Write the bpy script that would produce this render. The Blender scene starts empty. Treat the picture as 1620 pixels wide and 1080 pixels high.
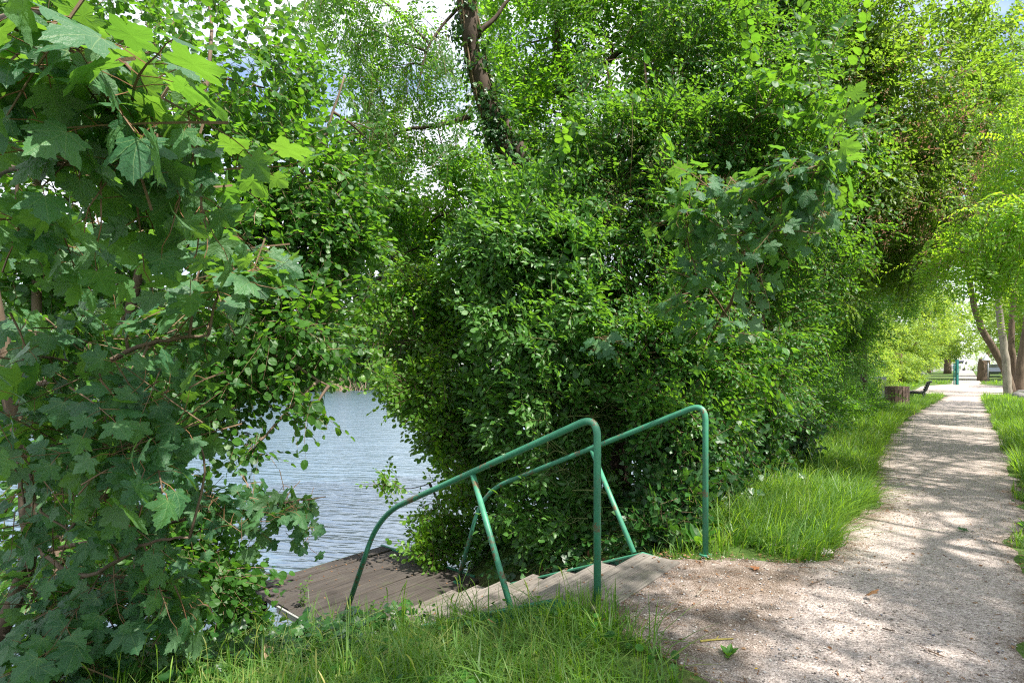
import bpy, math, random
import numpy as np
from math import radians, sin, cos, pi

rng = np.random.default_rng(7)
random.seed(7)
sc = bpy.context.scene
COL = sc.collection
F = 855.0                      # focal length in photo pixels (1620 wide)
EYE = 1.35
WATER_Z = -1.35
DECK_Z = -0.85
PX, PY = sin(radians(40)), cos(radians(40))      # the direction of the path


def ST(s, t, z=0.0):
    """s metres along the path, t metres to its right"""
    return np.array([PX * s + PY * t, PY * s - PX * t, z])


def P(u, v, d):
    """a point seen at photo pixel u, v at depth d"""
    return np.array([(u - 810) / F * d, d, EYE - (v - 588) / F * d])


def unit(a):
    a = np.asarray(a, float)
    return a / np.maximum(np.linalg.norm(a, axis=-1, keepdims=True), 1e-9)


def smooth(a, b, x):
    q = np.clip((x - a) / (b - a), 0, 1)
    return q * q * (3 - 2 * q)


class Noise3:
    def __init__(self, seed, n=9):
        r = np.random.default_rng(seed)
        self.k = unit(r.normal(size=(n, 3))) * r.uniform(.6, 1.8, (n, 1))
        self.ph = r.uniform(0, 6.28, n)

    def __call__(self, p, f=1.0):
        return np.sin(p @ (self.k.T * f * 2) + self.ph).mean(axis=1) * 1.6


NZ = Noise3(3)

# ---------------------------------------------------------------- mesh buffers


class Temp:
    """a small mesh to be stamped many times: verts, tris, quads, a local coordinate and a random value per vertex"""

    def __init__(self):
        self.V = np.zeros((0, 3)); self.L = np.zeros((0, 3))
        self.T = np.zeros((0, 3), int); self.Q = np.zeros((0, 4), int)
        self.mT = np.zeros(0, int); self.mQ = np.zeros(0, int)

    def add(self, V, T=None, Q=None, L=None, mat=0):
        o = len(self.V)
        V = np.asarray(V, float)
        if L is None:
            L = np.zeros((len(V), 3))
        self.V = np.vstack([self.V, V]); self.L = np.vstack([self.L, L])
        if T is not None and len(T):
            T = np.asarray(T, int); self.T = np.vstack([self.T, T + o]); self.mT = np.append(self.mT, np.full(len(T), mat))
        if Q is not None and len(Q):
            Q = np.asarray(Q, int); self.Q = np.vstack([self.Q, Q + o]); self.mQ = np.append(self.mQ, np.full(len(Q), mat))

    def stamp(self, o, M, pos, rnd=0.0):
        L = o.L.copy(); L[:, 2] = (L[:, 2] + rnd) % 1.0
        self.Vadd(o.V @ M.T + pos, o, L)

    def Vadd(self, V, o, L):
        k = len(self.V)
        self.V = np.vstack([self.V, V]); self.L = np.vstack([self.L, L])
        self.T = np.vstack([self.T, o.T + k]); self.Q = np.vstack([self.Q, o.Q + k])
        self.mT = np.append(self.mT, o.mT); self.mQ = np.append(self.mQ, o.mQ)


class Buf:
    def __init__(self):
        self.V = []; self.L = []; self.T = []; self.Q = []; self.mT = []; self.mQ = []; self.n = 0

    def raw(self, V, T=None, Q=None, L=None, mat=0):
        V = np.asarray(V, float)
        self.V.append(V); self.L.append(np.zeros((len(V), 3)) if L is None else L)
        if T is not None and len(T):
            T = np.asarray(T, int); self.T.append(T + self.n); self.mT.append(np.full(len(T), mat))
        if Q is not None and len(Q):
            Q = np.asarray(Q, int); self.Q.append(Q + self.n); self.mQ.append(np.full(len(Q), mat))
        self.n += len(V)

    def many(self, tmp, M, pos, rnd):
        """stamp a template k times; M (k,3,3), pos (k,3), rnd (k,)"""
        k = len(pos)
        if not k:
            return
        m = len(tmp.V)
        V = np.einsum('kij,mj->kmi', M, tmp.V) + pos[:, None, :]
        L = np.repeat(tmp.L[None], k, 0).copy(); L[:, :, 2] = (L[:, :, 2] + rnd[:, None]) % 1.0
        off = (np.arange(k) * m)[:, None, None] + self.n
        self.V.append(V.reshape(-1, 3)); self.L.append(L.reshape(-1, 3))
        if len(tmp.T):
            self.T.append((tmp.T[None] + off).reshape(-1, 3)); self.mT.append(np.tile(tmp.mT, k))
        if len(tmp.Q):
            self.Q.append((tmp.Q[None] + off).reshape(-1, 4)); self.mQ.append(np.tile(tmp.mQ, k))
        self.n += k * m

    def build(self, name, mats, parent=None, origin=(0, 0, 0), smooth_shade=False):
        V = np.vstack(self.V) - np.asarray(origin, float)
        L = np.vstack(self.L)
        T = np.vstack(self.T) if self.T else np.zeros((0, 3), int)
        Q = np.vstack(self.Q) if self.Q else np.zeros((0, 4), int)
        me = bpy.data.meshes.new(name)
        me.vertices.add(len(V)); me.vertices.foreach_set('co', V.astype(np.float32).ravel())
        loops = np.concatenate([T.ravel(), Q.ravel()]).astype(np.int32)
        me.loops.add(len(loops)); me.loops.foreach_set('vertex_index', loops)
        nt, nq = len(T), len(Q)
        st = np.concatenate([np.arange(nt) * 3, nt * 3 + np.arange(nq) * 4]).astype(np.int32)
        me.polygons.add(nt + nq); me.polygons.foreach_set('loop_start', st)
        mi = np.concatenate([np.concatenate(self.mT) if self.mT else np.zeros(0), np.concatenate(self.mQ) if self.mQ else np.zeros(0)])
        me.polygons.foreach_set('material_index', mi.astype(np.int32))
        me.polygons.foreach_set('use_smooth', np.full(nt + nq, smooth_shade))
        a = me.attributes.new('lp', 'FLOAT_VECTOR', 'POINT'); a.data.foreach_set('vector', L.astype(np.float32).ravel())
        me.update(calc_edges=True)
        if not isinstance(mats, (list, tuple)):
            mats = [mats]
        for m in mats:
            me.materials.append(m)
        o = bpy.data.objects.new(name, me); COL.objects.link(o)
        if parent is not None:
            o.parent = parent
        return o


def tube(B, pts, rad, sides=8, mat=0, cap=True, rnd=0.0):
    pts = np.asarray(pts, float); n = len(pts)
    rad = np.broadcast_to(np.asarray(rad, float), (n,))
    tan = unit(np.gradient(pts, axis=0))
    ref = np.array([0, 0, 1.0]) if abs(tan[0][2]) < .9 else np.array([1.0, 0, 0])
    x = unit(np.cross(tan[0], ref)); V = []; L = []
    ang = np.arange(sides) / sides * 2 * pi
    ln = 0
    for i in range(n):
        x = unit(x - tan[i] * np.dot(x, tan[i])); y = np.cross(tan[i], x)
        V.append(pts[i] + rad[i] * (np.cos(ang)[:, None] * x + np.sin(ang)[:, None] * y))
        if i:
            ln += np.linalg.norm(pts[i] - pts[i - 1])
        L.append(np.stack([ang / 6.2832, np.full(sides, ln), np.full(sides, rnd)], 1))
    V = np.vstack(V); L = np.vstack(L); Q = []
    for i in range(n - 1):
        for j in range(sides):
            k = (j + 1) % sides
            Q.append((i * sides + j, i * sides + k, (i + 1) * sides + k, (i + 1) * sides + j))
    T = []
    if cap:
        V = np.vstack([V, pts[0], pts[-1]]); L = np.vstack([L, L[0], L[-1]])
        a = n * sides
        for j in range(sides):
            k = (j + 1) % sides
            T.append((a, k, j)); T.append((a + 1, (n - 1) * sides + j, (n - 1) * sides + k))
    B.raw(V, T, Q, L, mat) if isinstance(B, Buf) else B.add(V, T, Q, L, mat)


def box(B, c, ax, ay, az, mat=0, rnd=0.0, bev=0.0):
    """box with centre c and half-axis vectors; bev chamfers the four long edges (along ax)"""
    c, ax, ay, az = [np.asarray(q, float) for q in (c, ax, ay, az)]
    if bev > 0:
        ly, lz = np.linalg.norm(ay), np.linalg.norm(az)
        by, bz = 1 - bev / ly, 1 - bev / lz
        ring = [(-1, -bz), (-by, -1), (by, -1), (1, -bz), (1, bz), (by, 1), (-by, 1), (-1, bz)]
    else:
        ring = [(-1, -1), (1, -1), (1, 1), (-1, 1)]
    m = len(ring); V = []
    for e in (-1, 1):
        for a, b in ring:
            V.append(c + ax * e + ay * a + az * b)
    L = np.array([[e * np.linalg.norm(ax), a, rnd] for e in (-1, 1) for a, b in ring])
    Q = [(i, (i + 1) % m, m + (i + 1) % m, m + i) for i in range(m)]
    T = []
    for i in range(1, m - 1):
        T.append((0, i + 1, i)); T.append((m, m + i, m + i + 1))
    B.raw(V, T, Q, L, mat)


def fillet(pts, r, seg=6):
    """round the inner corners of a polyline; r one radius or one per point"""
    pts = [np.asarray(p, float) for p in pts]
    rs = [r] * len(pts) if np.isscalar(r) else r
    out = [pts[0]]
    for i in range(1, len(pts) - 1):
        a, b, c = pts[i - 1], pts[i], pts[i + 1]
        u1, u2 = unit(a - b), unit(c - b)
        k = rs[i]
        p0, p1 = b + u1 * k, b + u2 * k
        for j in range(seg + 1):
            q = j / seg
            out.append((1 - q) ** 2 * p0 + 2 * q * (1 - q) * b + q * q * p1)
    out.append(pts[-1])
    return np.array(out)


def spline(pts, n=10):
    pts = np.asarray(pts, float)
    if len(pts) < 3:
        q = np.linspace(0, 1, n)[:, None]
        return pts[0] * (1 - q) + pts[-1] * q
    p = np.vstack([2 * pts[0] - pts[1], pts, 2 * pts[-1] - pts[-2]])
    out = []
    m = len(pts) - 1
    for x in np.linspace(0, m - 1e-6, n):
        i = int(x); q = x - i
        a, b, c, d = p[i], p[i + 1], p[i + 2], p[i + 3]
        out.append(.5 * (2 * b + (c - a) * q + (2 * a - 5 * b + 4 * c - d) * q * q + (3 * b - a - 3 * c + d) * q ** 3))
    return np.array(out)


# ---------------------------------------------------------------- objects

def tag(o, label=None, cat=None, group=None, kind=None):
    if label: o['label'] = label
    if cat: o['category'] = cat
    if group: o['group'] = group
    if kind: o['kind'] = kind
    return o


def empty(name, loc, label, cat, group=None):
    o = bpy.data.objects.new(name, None); COL.objects.link(o)
    o.location = [float(q) for q in loc]; o.empty_display_size = .2
    return tag(o, label, cat, group)


def copy_tree(o, loc, rz=0, scale=1.0, label=None):
    c = o.copy(); COL.objects.link(c); c.location = [float(q) for q in loc]
    c.rotation_euler = (0, 0, rz); c.scale = (scale, scale, scale)
    if label: c['label'] = label
    for ch in list(o.children):
        d = ch.copy(); COL.objects.link(d); d.parent = c
    return c


# ---------------------------------------------------------------- materials

class NT:
    def __init__(self, name):
        self.m = bpy.data.materials.new(name); self.m.use_nodes = True
        self.t = self.m.node_tree; self.t.nodes.clear()
        self.out = self.t.nodes.new('ShaderNodeOutputMaterial')

    def n(self, ty, ins=None, **kw):
        x = self.t.nodes.new(ty)
        for k, v in kw.items():
            setattr(x, k, v)
        for k, v in (ins or {}).items():
            if isinstance(v, bpy.types.NodeSocket):
                self.t.links.new(v, x.inputs[k])
            else:
                x.inputs[k].default_value = v
        return x

    def math(self, op, a, b=None, c=None, clamp=False):
        x = self.t.nodes.new('ShaderNodeMath'); x.operation = op; x.use_clamp = clamp
        for i, v in enumerate((a, b, c)):
            if v is None: continue
            if isinstance(v, bpy.types.NodeSocket): self.t.links.new(v, x.inputs[i])
            else: x.inputs[i].default_value = v
        return x.outputs[0]

    def ramp(self, fac, stops):
        x = self.t.nodes.new('ShaderNodeValToRGB'); e = x.color_ramp.elements
        while len(e) < len(stops): e.new(.5)
        for i, (p, c) in enumerate(stops):
            e[i].position = p; e[i].color = (*c, 1) if len(c) == 3 else c
        self.t.links.new(fac, x.inputs[0])
        return x.outputs[0]

    def mix(self, fac, a, b, blend='MIX'):
        x = self.t.nodes.new('ShaderNodeMix'); x.data_type = 'RGBA'; x.blend_type = blend
        for i, v in ((0, fac), (6, a), (7, b)):
            if isinstance(v, bpy.types.NodeSocket): self.t.links.new(v, x.inputs[i])
            else: x.inputs[i].default_value = v if i == 0 else (*v, 1) if len(v) == 3 else v
        return x.outputs[2]

    def noise(self, scale, detail=3, rough=.55, vec=None, dist=0):
        x = self.n('ShaderNodeTexNoise', {'Scale': scale, 'Detail': detail, 'Roughness': rough, 'Distortion': dist})
        if vec is not None: self.t.links.new(vec, x.inputs['Vector'])
        return x.outputs['Fac']

    def obj(self):
        return self.n('ShaderNodeTexCoord').outputs['Object']

    def done(self, shader):
        self.t.links.new(shader, self.out.inputs['Surface']); return self.m

    def principled(self, base, rough=.6, spec=.5, normal=None, metal=0.0):
        x = self.n('ShaderNodeBsdfPrincipled', {'Base Color': base if isinstance(base, bpy.types.NodeSocket) else (*base, 1), 'Roughness': rough, 'Metallic': metal, 'Specular IOR Level': spec})
        if normal is not None: self.t.links.new(normal, x.inputs['Normal'])
        return x.outputs[0]

    def bump(self, h, strength=.5, dist=.02):
        return self.n('ShaderNodeBump', {'Height': h, 'Strength': strength, 'Distance': dist}).outputs[0]


def leaf_mat(name, cols, trans, back=None, rough=.42, spec=.45, tmix=.38, veins=False):
    """cols: three or four colours chosen leaf by leaf; trans: colour of light passing through"""
    N = NT(name)
    at = N.n('ShaderNodeAttribute', attribute_name='lp')
    sp = N.n('ShaderNodeSeparateXYZ', {0: at.outputs['Vector']})
    rnd = sp.outputs[2]
    geo = N.n('ShaderNodeNewGeometry')
    rk = {'dogwood leaf': .84, 'privet leaf': .84, 'ivy leaf': .74, 'hedge leaf': .84, 'hazel leaf': .80, 'elm leaf': .82, 'riverside shrub leaf': .80, 'locust leaflet': .80, 'sycamore leaf': .86, 'far bank leaf': .85, 'olive tinted leaf': .90, 'grass blade': .90}.get(name, 1.0)
    cols = [(c[0] * rk, c[1], c[2] * (.6 if rk < 1 and not veins else 1)) for c in cols]
    trans = (trans[0] * (rk + .08 if rk < 1 else 1), trans[1], trans[2])
    k = len(cols)
    patch = N.noise(1.3, 2, .5, geo.outputs['Position'])
    f = N.math('ADD', N.math('MULTIPLY', rnd, .75), N.math('MULTIPLY', N.math('SUBTRACT', patch, .35), .8), clamp=True)
    base = N.ramp(f, [(i / (k - 1), c) for i, c in enumerate(cols)])
    nrm = None
    if veins:
        ax = N.math('ABSOLUTE', sp.outputs[0]); y = sp.outputs[1]
        vs = None
        for a in (90, 47, 6):
            ca, sa = cos(radians(a)), sin(radians(a))
            dd = N.math('ABSOLUTE', N.math('SUBTRACT', N.math('MULTIPLY', ax, sa), N.math('MULTIPLY', y, ca)))
            al = N.math('ADD', N.math('MULTIPLY', ax, ca), N.math('MULTIPLY', y, sa))
            w = N.math('SUBTRACT', .016, N.math('MULTIPLY', al, .010))
            q = N.math('MULTIPLY', N.math('LESS_THAN', dd, w), N.math('GREATER_THAN', al, 0.0))
            vs = q if vs is None else N.math('MAXIMUM', vs, q)
        # side veins, slanting off the middle ones
        sv = N.math('SINE', N.math('MULTIPLY', N.math('SUBTRACT', y, N.math('MULTIPLY', ax, .75)), 46.0))
        sv = N.math('MULTIPLY', N.math('GREATER_THAN', sv, .93), .35)
        vs = N.math('MAXIMUM', vs, sv)
        base = N.mix(N.math('MULTIPLY', vs, .55), base, (.16, .24, .09))
        mot = N.noise(9, 3, .6, at.outputs['Vector'])
        base = N.mix(N.math('MULTIPLY', mot, .35), base, N.mix(1.0, base, (.55, .62, .6), 'MULTIPLY'))
        nrm = N.bump(N.math('ADD', N.math('MULTIPLY', vs, -.6), N.math('MULTIPLY', mot, .9)), .5, .01)
    if back is None:
        bcol = N.mix(.45, base, (.10, .17, .06))
    else:
        bcol = N.mix(.6, base, back)
    col = N.mix(geo.outputs['Backfacing'], base, bcol)
    pr = N.principled(col, rough, spec, nrm)
    tcol = N.mix(N.math('MULTIPLY', rnd, .55), trans, tuple(min(1, c * 1.35) for c in (trans[0] * 1.35, trans[1], trans[2])))
    tr = N.n('ShaderNodeBsdfTranslucent', {'Color': tcol})
    mx = N.n('ShaderNodeMixShader', {0: tmix, 1: pr, 2: tr.outputs[0]})
    return N.done(mx.outputs[0])


def bark_mat(name, a, b, scale=9, strength=.8):
    N = NT(name); co = N.obj()
    mp = N.n('ShaderNodeMapping', {'Vector': co, 'Scale': (1, 1, .25)})
    n1 = N.noise(scale, 5, .65, mp.outputs[0], .6)
    n2 = N.noise(2.2, 3, .5, co)
    c = N.ramp(N.math('ADD', N.math('MULTIPLY', n1, .75), N.math('MULTIPLY', n2, .3)), [(.3, a), (.7, b)])
    return N.done(N.principled(c, .85, .25, N.bump(n1, strength, .02)))


M = {}
M['sycamore'] = leaf_mat('sycamore leaf', [(.022, .070, .032), (.036, .104, .044), (.056, .138, .052), (.088, .182, .064)], (.17, .38, .030), (.10, .18, .085), .48, .40, .36, True)
M['hazel'] = leaf_mat('hazel leaf', [(.020, .062, .014), (.030, .082, .018), (.046, .110, .020), (.070, .150, .026)], (.19, .43, .022), None, .48, .4, .37)
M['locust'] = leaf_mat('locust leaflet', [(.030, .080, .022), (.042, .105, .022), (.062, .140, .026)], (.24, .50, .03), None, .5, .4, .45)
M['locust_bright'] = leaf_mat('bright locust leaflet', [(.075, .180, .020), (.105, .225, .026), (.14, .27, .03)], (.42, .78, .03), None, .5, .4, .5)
M['elm'] = leaf_mat('elm leaf', [(.028, .085, .014), (.042, .115, .016), (.066, .155, .020), (.095, .200, .026)], (.26, .56, .02), None, .45, .45, .45)
M['river'] = leaf_mat('riverside shrub leaf', [(.036, .088, .016), (.054, .118, .018), (.085, .165, .022), (.125, .215, .032)], (.30, .54, .025), None, .42, .5, .42)
M['dogwood'] = leaf_mat('dogwood leaf', [(.028, .078, .022), (.044, .110, .030), (.068, .148, .044), (.110, .205, .075)], (.20, .46, .025), None, .44, .42, .36)
M['privet'] = leaf_mat('privet leaf', [(.018, .062, .014), (.028, .088, .018), (.044, .122, .024), (.074, .168, .042)], (.19, .42, .022), None, .46, .32, .38)
M['ivy'] = leaf_mat('ivy leaf', [(.014, .044, .016), (.020, .058, .020), (.030, .078, .024), (.052, .112, .034)], (.12, .28, .02), None, .40, .4, .24)
M['olive'] = leaf_mat('olive tinted leaf', [(.040, .090, .014), (.062, .118, .016), (.092, .150, .020), (.135, .190, .030)], (.24, .44, .03), None, .5, .4, .45)
M['hedge'] = leaf_mat('hedge leaf', [(.018, .062, .014), (.028, .088, .016), (.044, .118, .022), (.072, .162, .034)], (.20, .46, .022), None, .46, .30, .39)
M['far'] = leaf_mat('sunlit leaf', [(.110, .20, .035), (.160, .265, .045), (.21, .32, .06)], (.46, .70, .06), None, .5, .4, .42)  # strong sun put into the colour: albedo lighter than the other foliage
M['bank'] = leaf_mat('far bank leaf', [(.030, .068, .034), (.044, .090, .040), (.064, .115, .050)], (.14, .28, .05), None, .55, .4, .3)
M['panicle'] = leaf_mat('pink flower', [(.20, .10, .075), (.28, .15, .10), (.34, .21, .13)], (.36, .2, .13), None, .7, .2, .4)
M['yellow_bud'] = leaf_mat('cream flower bud', [(.30, .34, .16), (.38, .40, .22)], (.4, .45, .15), None, .7, .2, .3)
M['grass'] = leaf_mat('grass blade', [(.018, .055, .008), (.042, .115, .014), (.085, .185, .024), (.160, .245, .050), (.42, .33, .18)], (.30, .56, .03), None, .45, .4, .42)
M['dry'] = leaf_mat('dead leaf', [(.11, .055, .028), (.17, .085, .04), (.24, .14, .07), (.30, .2, .12)], (.3, .16, .06), None, .7, .25, .2)
M['orange'] = leaf_mat('orange dead leaf', [(.24, .10, .045), (.30, .13, .055)], (.4, .18, .06), None, .7, .25, .2)
M['ochre'] = leaf_mat('yellow dead leaf', [(.48, .30, .03), (.55, .36, .05)], (.4, .3, .06), None, .7, .25, .2)
M['tan'] = leaf_mat('tan dead leaf', [(.36, .26, .15), (.42, .31, .2)], (.4, .3, .16), None, .7, .25, .2)
M['bark'] = bark_mat('brown bark', (.05, .034, .024), (.16, .115, .08))
M['bark_grey'] = bark_mat('grey bark', (.10, .085, .068), (.30, .26, .21))
M['bark_dark'] = bark_mat('dark bark', (.028, .020, .015), (.085, .060, .044))
M['twig'] = bark_mat('twig', (.075, .05, .03), (.19, .13, .08), 20, .3)
M['red_twig'] = bark_mat('reddish twig', (.09, .05, .025), (.20, .10, .05), 20, .3)
M['green_twig'] = bark_mat('green twig', (.07, .10, .03), (.17, .19, .07), 20, .3)


def green_paint():
    N = NT('green metal paint'); co = N.obj()
    n1 = N.noise(2.2, 4, .6, co); n2 = N.noise(34, 4, .7, co); n3 = N.noise(8, 4, .65, co)
    base = N.ramp(n1, [(.32, (.010, .095, .050)), (.52, (.016, .165, .085)), (.7, (.06, .25, .155))])
    base = N.mix(N.math('MULTIPLY', n2, .5), base, (.11, .27, .19))
    rust = N.ramp(N.math('MULTIPLY', n3, N.math('ADD', n2, .45)), [(.55, (0, 0, 0)), (.62, (1, 1, 1))])
    base = N.mix(N.math('MULTIPLY', rust, .75), base, (.15, .055, .028))
    rough = N.math('ADD', .34, N.math('MULTIPLY', n2, .3))
    return N.done(N.principled(base, rough, .5, N.bump(n2, .15, .004)))


def wood_mat(name, a, b, c, grey=0.5):
    """weathered planks: lp.x = along the board, lp.z = board random"""
    N = NT(name)
    at = N.n('ShaderNodeAttribute', attribute_name='lp'); sp = N.n('ShaderNodeSeparateXYZ', {0: at.outputs['Vector']})
    co = N.obj()
    rot = N.n('ShaderNodeVectorRotate', {'Vector': co, 'Axis': (0, 0, 1), 'Angle': radians(-50)})
    off = N.n('ShaderNodeVectorMath', {0: rot.outputs[0]}, operation='ADD')
    cb = N.n('ShaderNodeCombineXYZ', {0: N.math('MULTIPLY', sp.outputs[2], 17.0), 1: 0.0, 2: N.math('MULTIPLY', sp.outputs[2], 9.0)})
    N.t.links.new(cb.outputs[0], off.inputs[1])
    mp = N.n('ShaderNodeMapping', {'Vector': off.outputs[0], 'Scale': (1.1, 34, 34)})
    g = N.noise(1.9, 6, .66, mp.outputs[0], .12)
    st = N.noise(2.6, 4, .6, co); fine = N.noise(60, 3, .6, mp.outputs[0])
    col = N.ramp(N.math('ADD', N.math('MULTIPLY', g, .7), N.math('MULTIPLY', st, .3)), [(.3, a), (.5, b), (.72, c)])
    col = N.mix(N.math('MULTIPLY', N.math('SUBTRACT', sp.outputs[2], .3), .55, clamp=True), col, N.mix(1.0, col, (.62, .58, .55), 'MULTIPLY'))
    moss = N.ramp(N.noise(4.5, 6, .75, co), [(.56, (0, 0, 0)), (.72, (1, 1, 1))])
    col = N.mix(N.math('MULTIPLY', moss, .45), col, (.055, .075, .025))
    crack = N.ramp(g, [(.30, (0, 0, 0)), (.36, (1, 1, 1))])
    col = N.mix(crack, N.mix(1.0, col, (.4, .38, .36), 'MULTIPLY'), col)
    return N.done(N.principled(col, .8, .3, N.bump(N.math('ADD', g, N.math('MULTIPLY', fine, .3)), .6, .008)))


M['paint'] = green_paint()
M['deck'] = wood_mat('shade-darkened weathered planks', (.021, .018, .0155), (.050, .042, .036), (.098, .084, .072))  # weathered brown grey, darkened further to carry the shade over the deck
M['step'] = wood_mat('pale weathered planks', (.070, .062, .054), (.155, .138, .120), (.265, .24, .212))


def plain(name, col, rough=.6, spec=.5, metal=0.0, var=.3, sc_=20):
    N = NT(name); n = N.noise(sc_, 4, .6, N.obj())
    c = N.mix(N.math('MULTIPLY', n, var * 1.6), col, tuple(q * .55 for q in col))
    return N.done(N.principled(c, rough, spec, N.bump(n, .15, .005), metal))


def ground_mat():
    N = NT('earth under grass'); co = N.obj()
    a = N.noise(1.1, 5, .6, co); b = N.noise(22, 5, .7, co); c = N.noise(.05, 2, .5, co)
    soil = N.ramp(b, [(.3, (.045, .030, .020)), (.55, (.10, .068, .044)), (.75, (.19, .14, .10))])
    turf = N.ramp(b, [(.3, (.035, .065, .012)), (.7, (.085, .15, .028))])
    col = N.mix(N.ramp(N.math('ADD', a, N.math('MULTIPLY', c, .3)), [(.42, (0, 0, 0)), (.62, (1, 1, 1))]), soil, turf)
    return N.done(N.principled(col, .9, .2, N.bump(b, .8, .03)))


def path_mat():
    """lp.x: 0 in the middle of the path, 1 at its ragged edge"""
    N = NT('trodden gravel'); co = N.obj()
    at = N.n('ShaderNodeAttribute', attribute_name='lp'); sp = N.n('ShaderNodeSeparateXYZ', {0: at.outputs['Vector']})
    big = N.noise(.9, 4, .6, co); mid = N.noise(7, 5, .65, co); fine = N.noise(110, 4, .75, co)
    vor = N.n('ShaderNodeTexVoronoi', {'Vector': co, 'Scale': 85.0, 'Randomness': 1.0})
    vor2 = N.n('ShaderNodeTexVoronoi', {'Vector': co, 'Scale': 240.0, 'Randomness': 1.0})
    peb = N.n('ShaderNodeSeparateColor', {0: vor.outputs['Color']}).outputs[0]
    peb2 = N.n('ShaderNodeSeparateColor', {0: vor2.outputs['Color']}).outputs[1]
    base = N.ramp(N.math('ADD', N.math('MULTIPLY', peb, .5), N.math('MULTIPLY', peb2, .5)), [(.10, (.125, .104, .10)), (.35, (.305, .260, .234)), (.65, (.410, .354, .320)), (.93, (.58, .52, .49))])
    base = N.mix(N.math('MULTIPLY', big, .5), base, N.mix(1.0, base, (.76, .70, .67), 'MULTIPLY'))
    dirt = N.ramp(N.math('ADD', N.math('MULTIPLY', fine, .55), N.math('MULTIPLY', peb2, .45)), [(.25, (.06, .037, .024)), (.5, (.125, .092, .070)), (.68, (.225, .182, .150)), (.85, (.42, .36, .30))])
    e = N.math('ADD', sp.outputs[0], N.math('MULTIPLY', N.math('SUBTRACT', mid, .5), 1.1))
    e = N.math('ADD', e, N.math('MULTIPLY', N.math('SUBTRACT', big, .5), .7))
    k = N.ramp(e, [(.34, (0, 0, 0)), (.85, (1, 1, 1))])
    col = N.mix(k, base, dirt)
    h = N.math('ADD', N.math('MULTIPLY', vor.outputs['Distance'], -.9), N.math('ADD', N.math('MULTIPLY', fine, .5), N.math('MULTIPLY', mid, 1.2)))
    return N.done(N.principled(col, .92, .2, N.bump(h, .7, .012)))


def water_mat():
    N = NT('river water'); co = N.obj()
    rot = N.n('ShaderNodeVectorRotate', {'Vector': co, 'Axis': (0, 0, 1), 'Angle': radians(12)})
    mp = N.n('ShaderNodeMapping', {'Vector': rot.outputs[0], 'Scale': (.4, 1.9, 1)})
    a = N.noise(1.3, 2, .5, mp.outputs[0], .6); b = N.noise(5.0, 1, .5, mp.outputs[0], .4); c = N.noise(.35, 2, .5, mp.outputs[0])
    h = N.math('ADD', N.math('MULTIPLY', a, .6), N.math('ADD', N.math('MULTIPLY', b, .30), N.math('MULTIPLY', c, .5)))
    col = N.ramp(c, [(.3, (.026, .055, .070)), (.7, (.034, .068, .088))])
    nb = N.bump(h, .62, .24)
    gl = N.n('ShaderNodeBsdfGlossy', {'Color': (.72, .86, .96, 1), 'Roughness': .24, 'Normal': nb})
    mx = N.n('ShaderNodeMixShader', {0: .30, 1: N.principled(col, .22, .9, nb), 2: gl.outputs[0]})
    return N.done(mx.outputs[0])


M['ground'] = ground_mat(); M['path'] = path_mat(); M['water'] = water_mat()

# ---------------------------------------------------------------- leaf and spray templates

def frame(axis, normal):
    """(k,3,3) with columns x, y=axis, z=normal"""
    y = unit(axis); z = unit(normal - y * np.sum(normal * y, axis=-1, keepdims=True)); x = np.cross(y, z)
    return np.stack([x, y, z], axis=-1)


def leaf_ovate(w=.30, fold=.06, curl=.12):
    t = Temp()
    V = np.array([(0, 0, 0), (-w * .85, .30, fold), (w * .85, .30, fold), (-w * .8, .66, fold - curl * .3), (w * .8, .66, fold - curl * .3), (0, 1, -curl), (0, .30, 0), (0, .66, -curl * .35)])
    L = np.stack([V[:, 0], V[:, 1], np.zeros(8)], 1)
    t.add(V, [(0, 6, 1), (0, 2, 6), (7, 5, 3), (4, 5, 7)], [(6, 7, 3, 1), (2, 4, 7, 6)], L)
    return t


def leaf_round(w=.42, fold=.05, curl=.1):
    t = Temp()
    V = np.array([(0, 0, 0), (-w * .7, .12, fold), (w * .7, .12, fold), (-w, .48, fold * .6), (w, .48, fold * .6), (-w * .66, .83, -curl * .5), (w * .66, .83, -curl * .5), (0, 1.03, -curl), (0, .48, -.02)])
    L = np.stack([V[:, 0], V[:, 1], np.zeros(9)], 1)
    t.add(V, [(0, 8, 1), (0, 2, 8), (8, 7, 5), (8, 6, 7)], [(1, 8, 5, 3), (2, 4, 6, 8)], L)
    return t


def leaf_diamond(w=.30, fold=.07):
    t = Temp()
    V = np.array([(0, 0, 0), (-w, .45, fold), (w, .45, fold), (0, 1, -.06)])
    t.add(V, [(0, 3, 1), (0, 2, 3)], None, np.stack([V[:, 0], V[:, 1], np.zeros(4)], 1))
    return t


def leaf_ivy():
    t = Temp()
    V = np.array([(0, 0, 0), (.34, -.12, -.03), (.52, .18, .03), (.30, .38, .0), (.34, .58, -.02), (0, 1, -.10), (-.34, .58, -.02), (-.30, .38, .0), (-.52, .18, .03), (-.34, -.12, -.03), (0, .35, -.035)])
    T = [(10, i, (i + 1) % 10) for i in range(10)]
    t.add(V, T, None, np.stack([V[:, 0], V[:, 1], np.zeros(11)], 1))
    return t


SYC = [(.0, .0), (.07, -.09), (.18, -.13), (.29, -.11), (.40, -.13), (.54, -.10), (.48, .00), (.53, .08), (.44, .15), (.52, .21), (.60, .24), (.74, .36), (.82, .50), (.72, .49), (.66, .56), (.56, .53), (.50, .58), (.40, .53), (.31, .50), (.33, .60), (.41, .68), (.32, .73), (.31, .82), (.21, .86), (.17, .95), (.08, .99), (.0, 1.12)]


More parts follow.
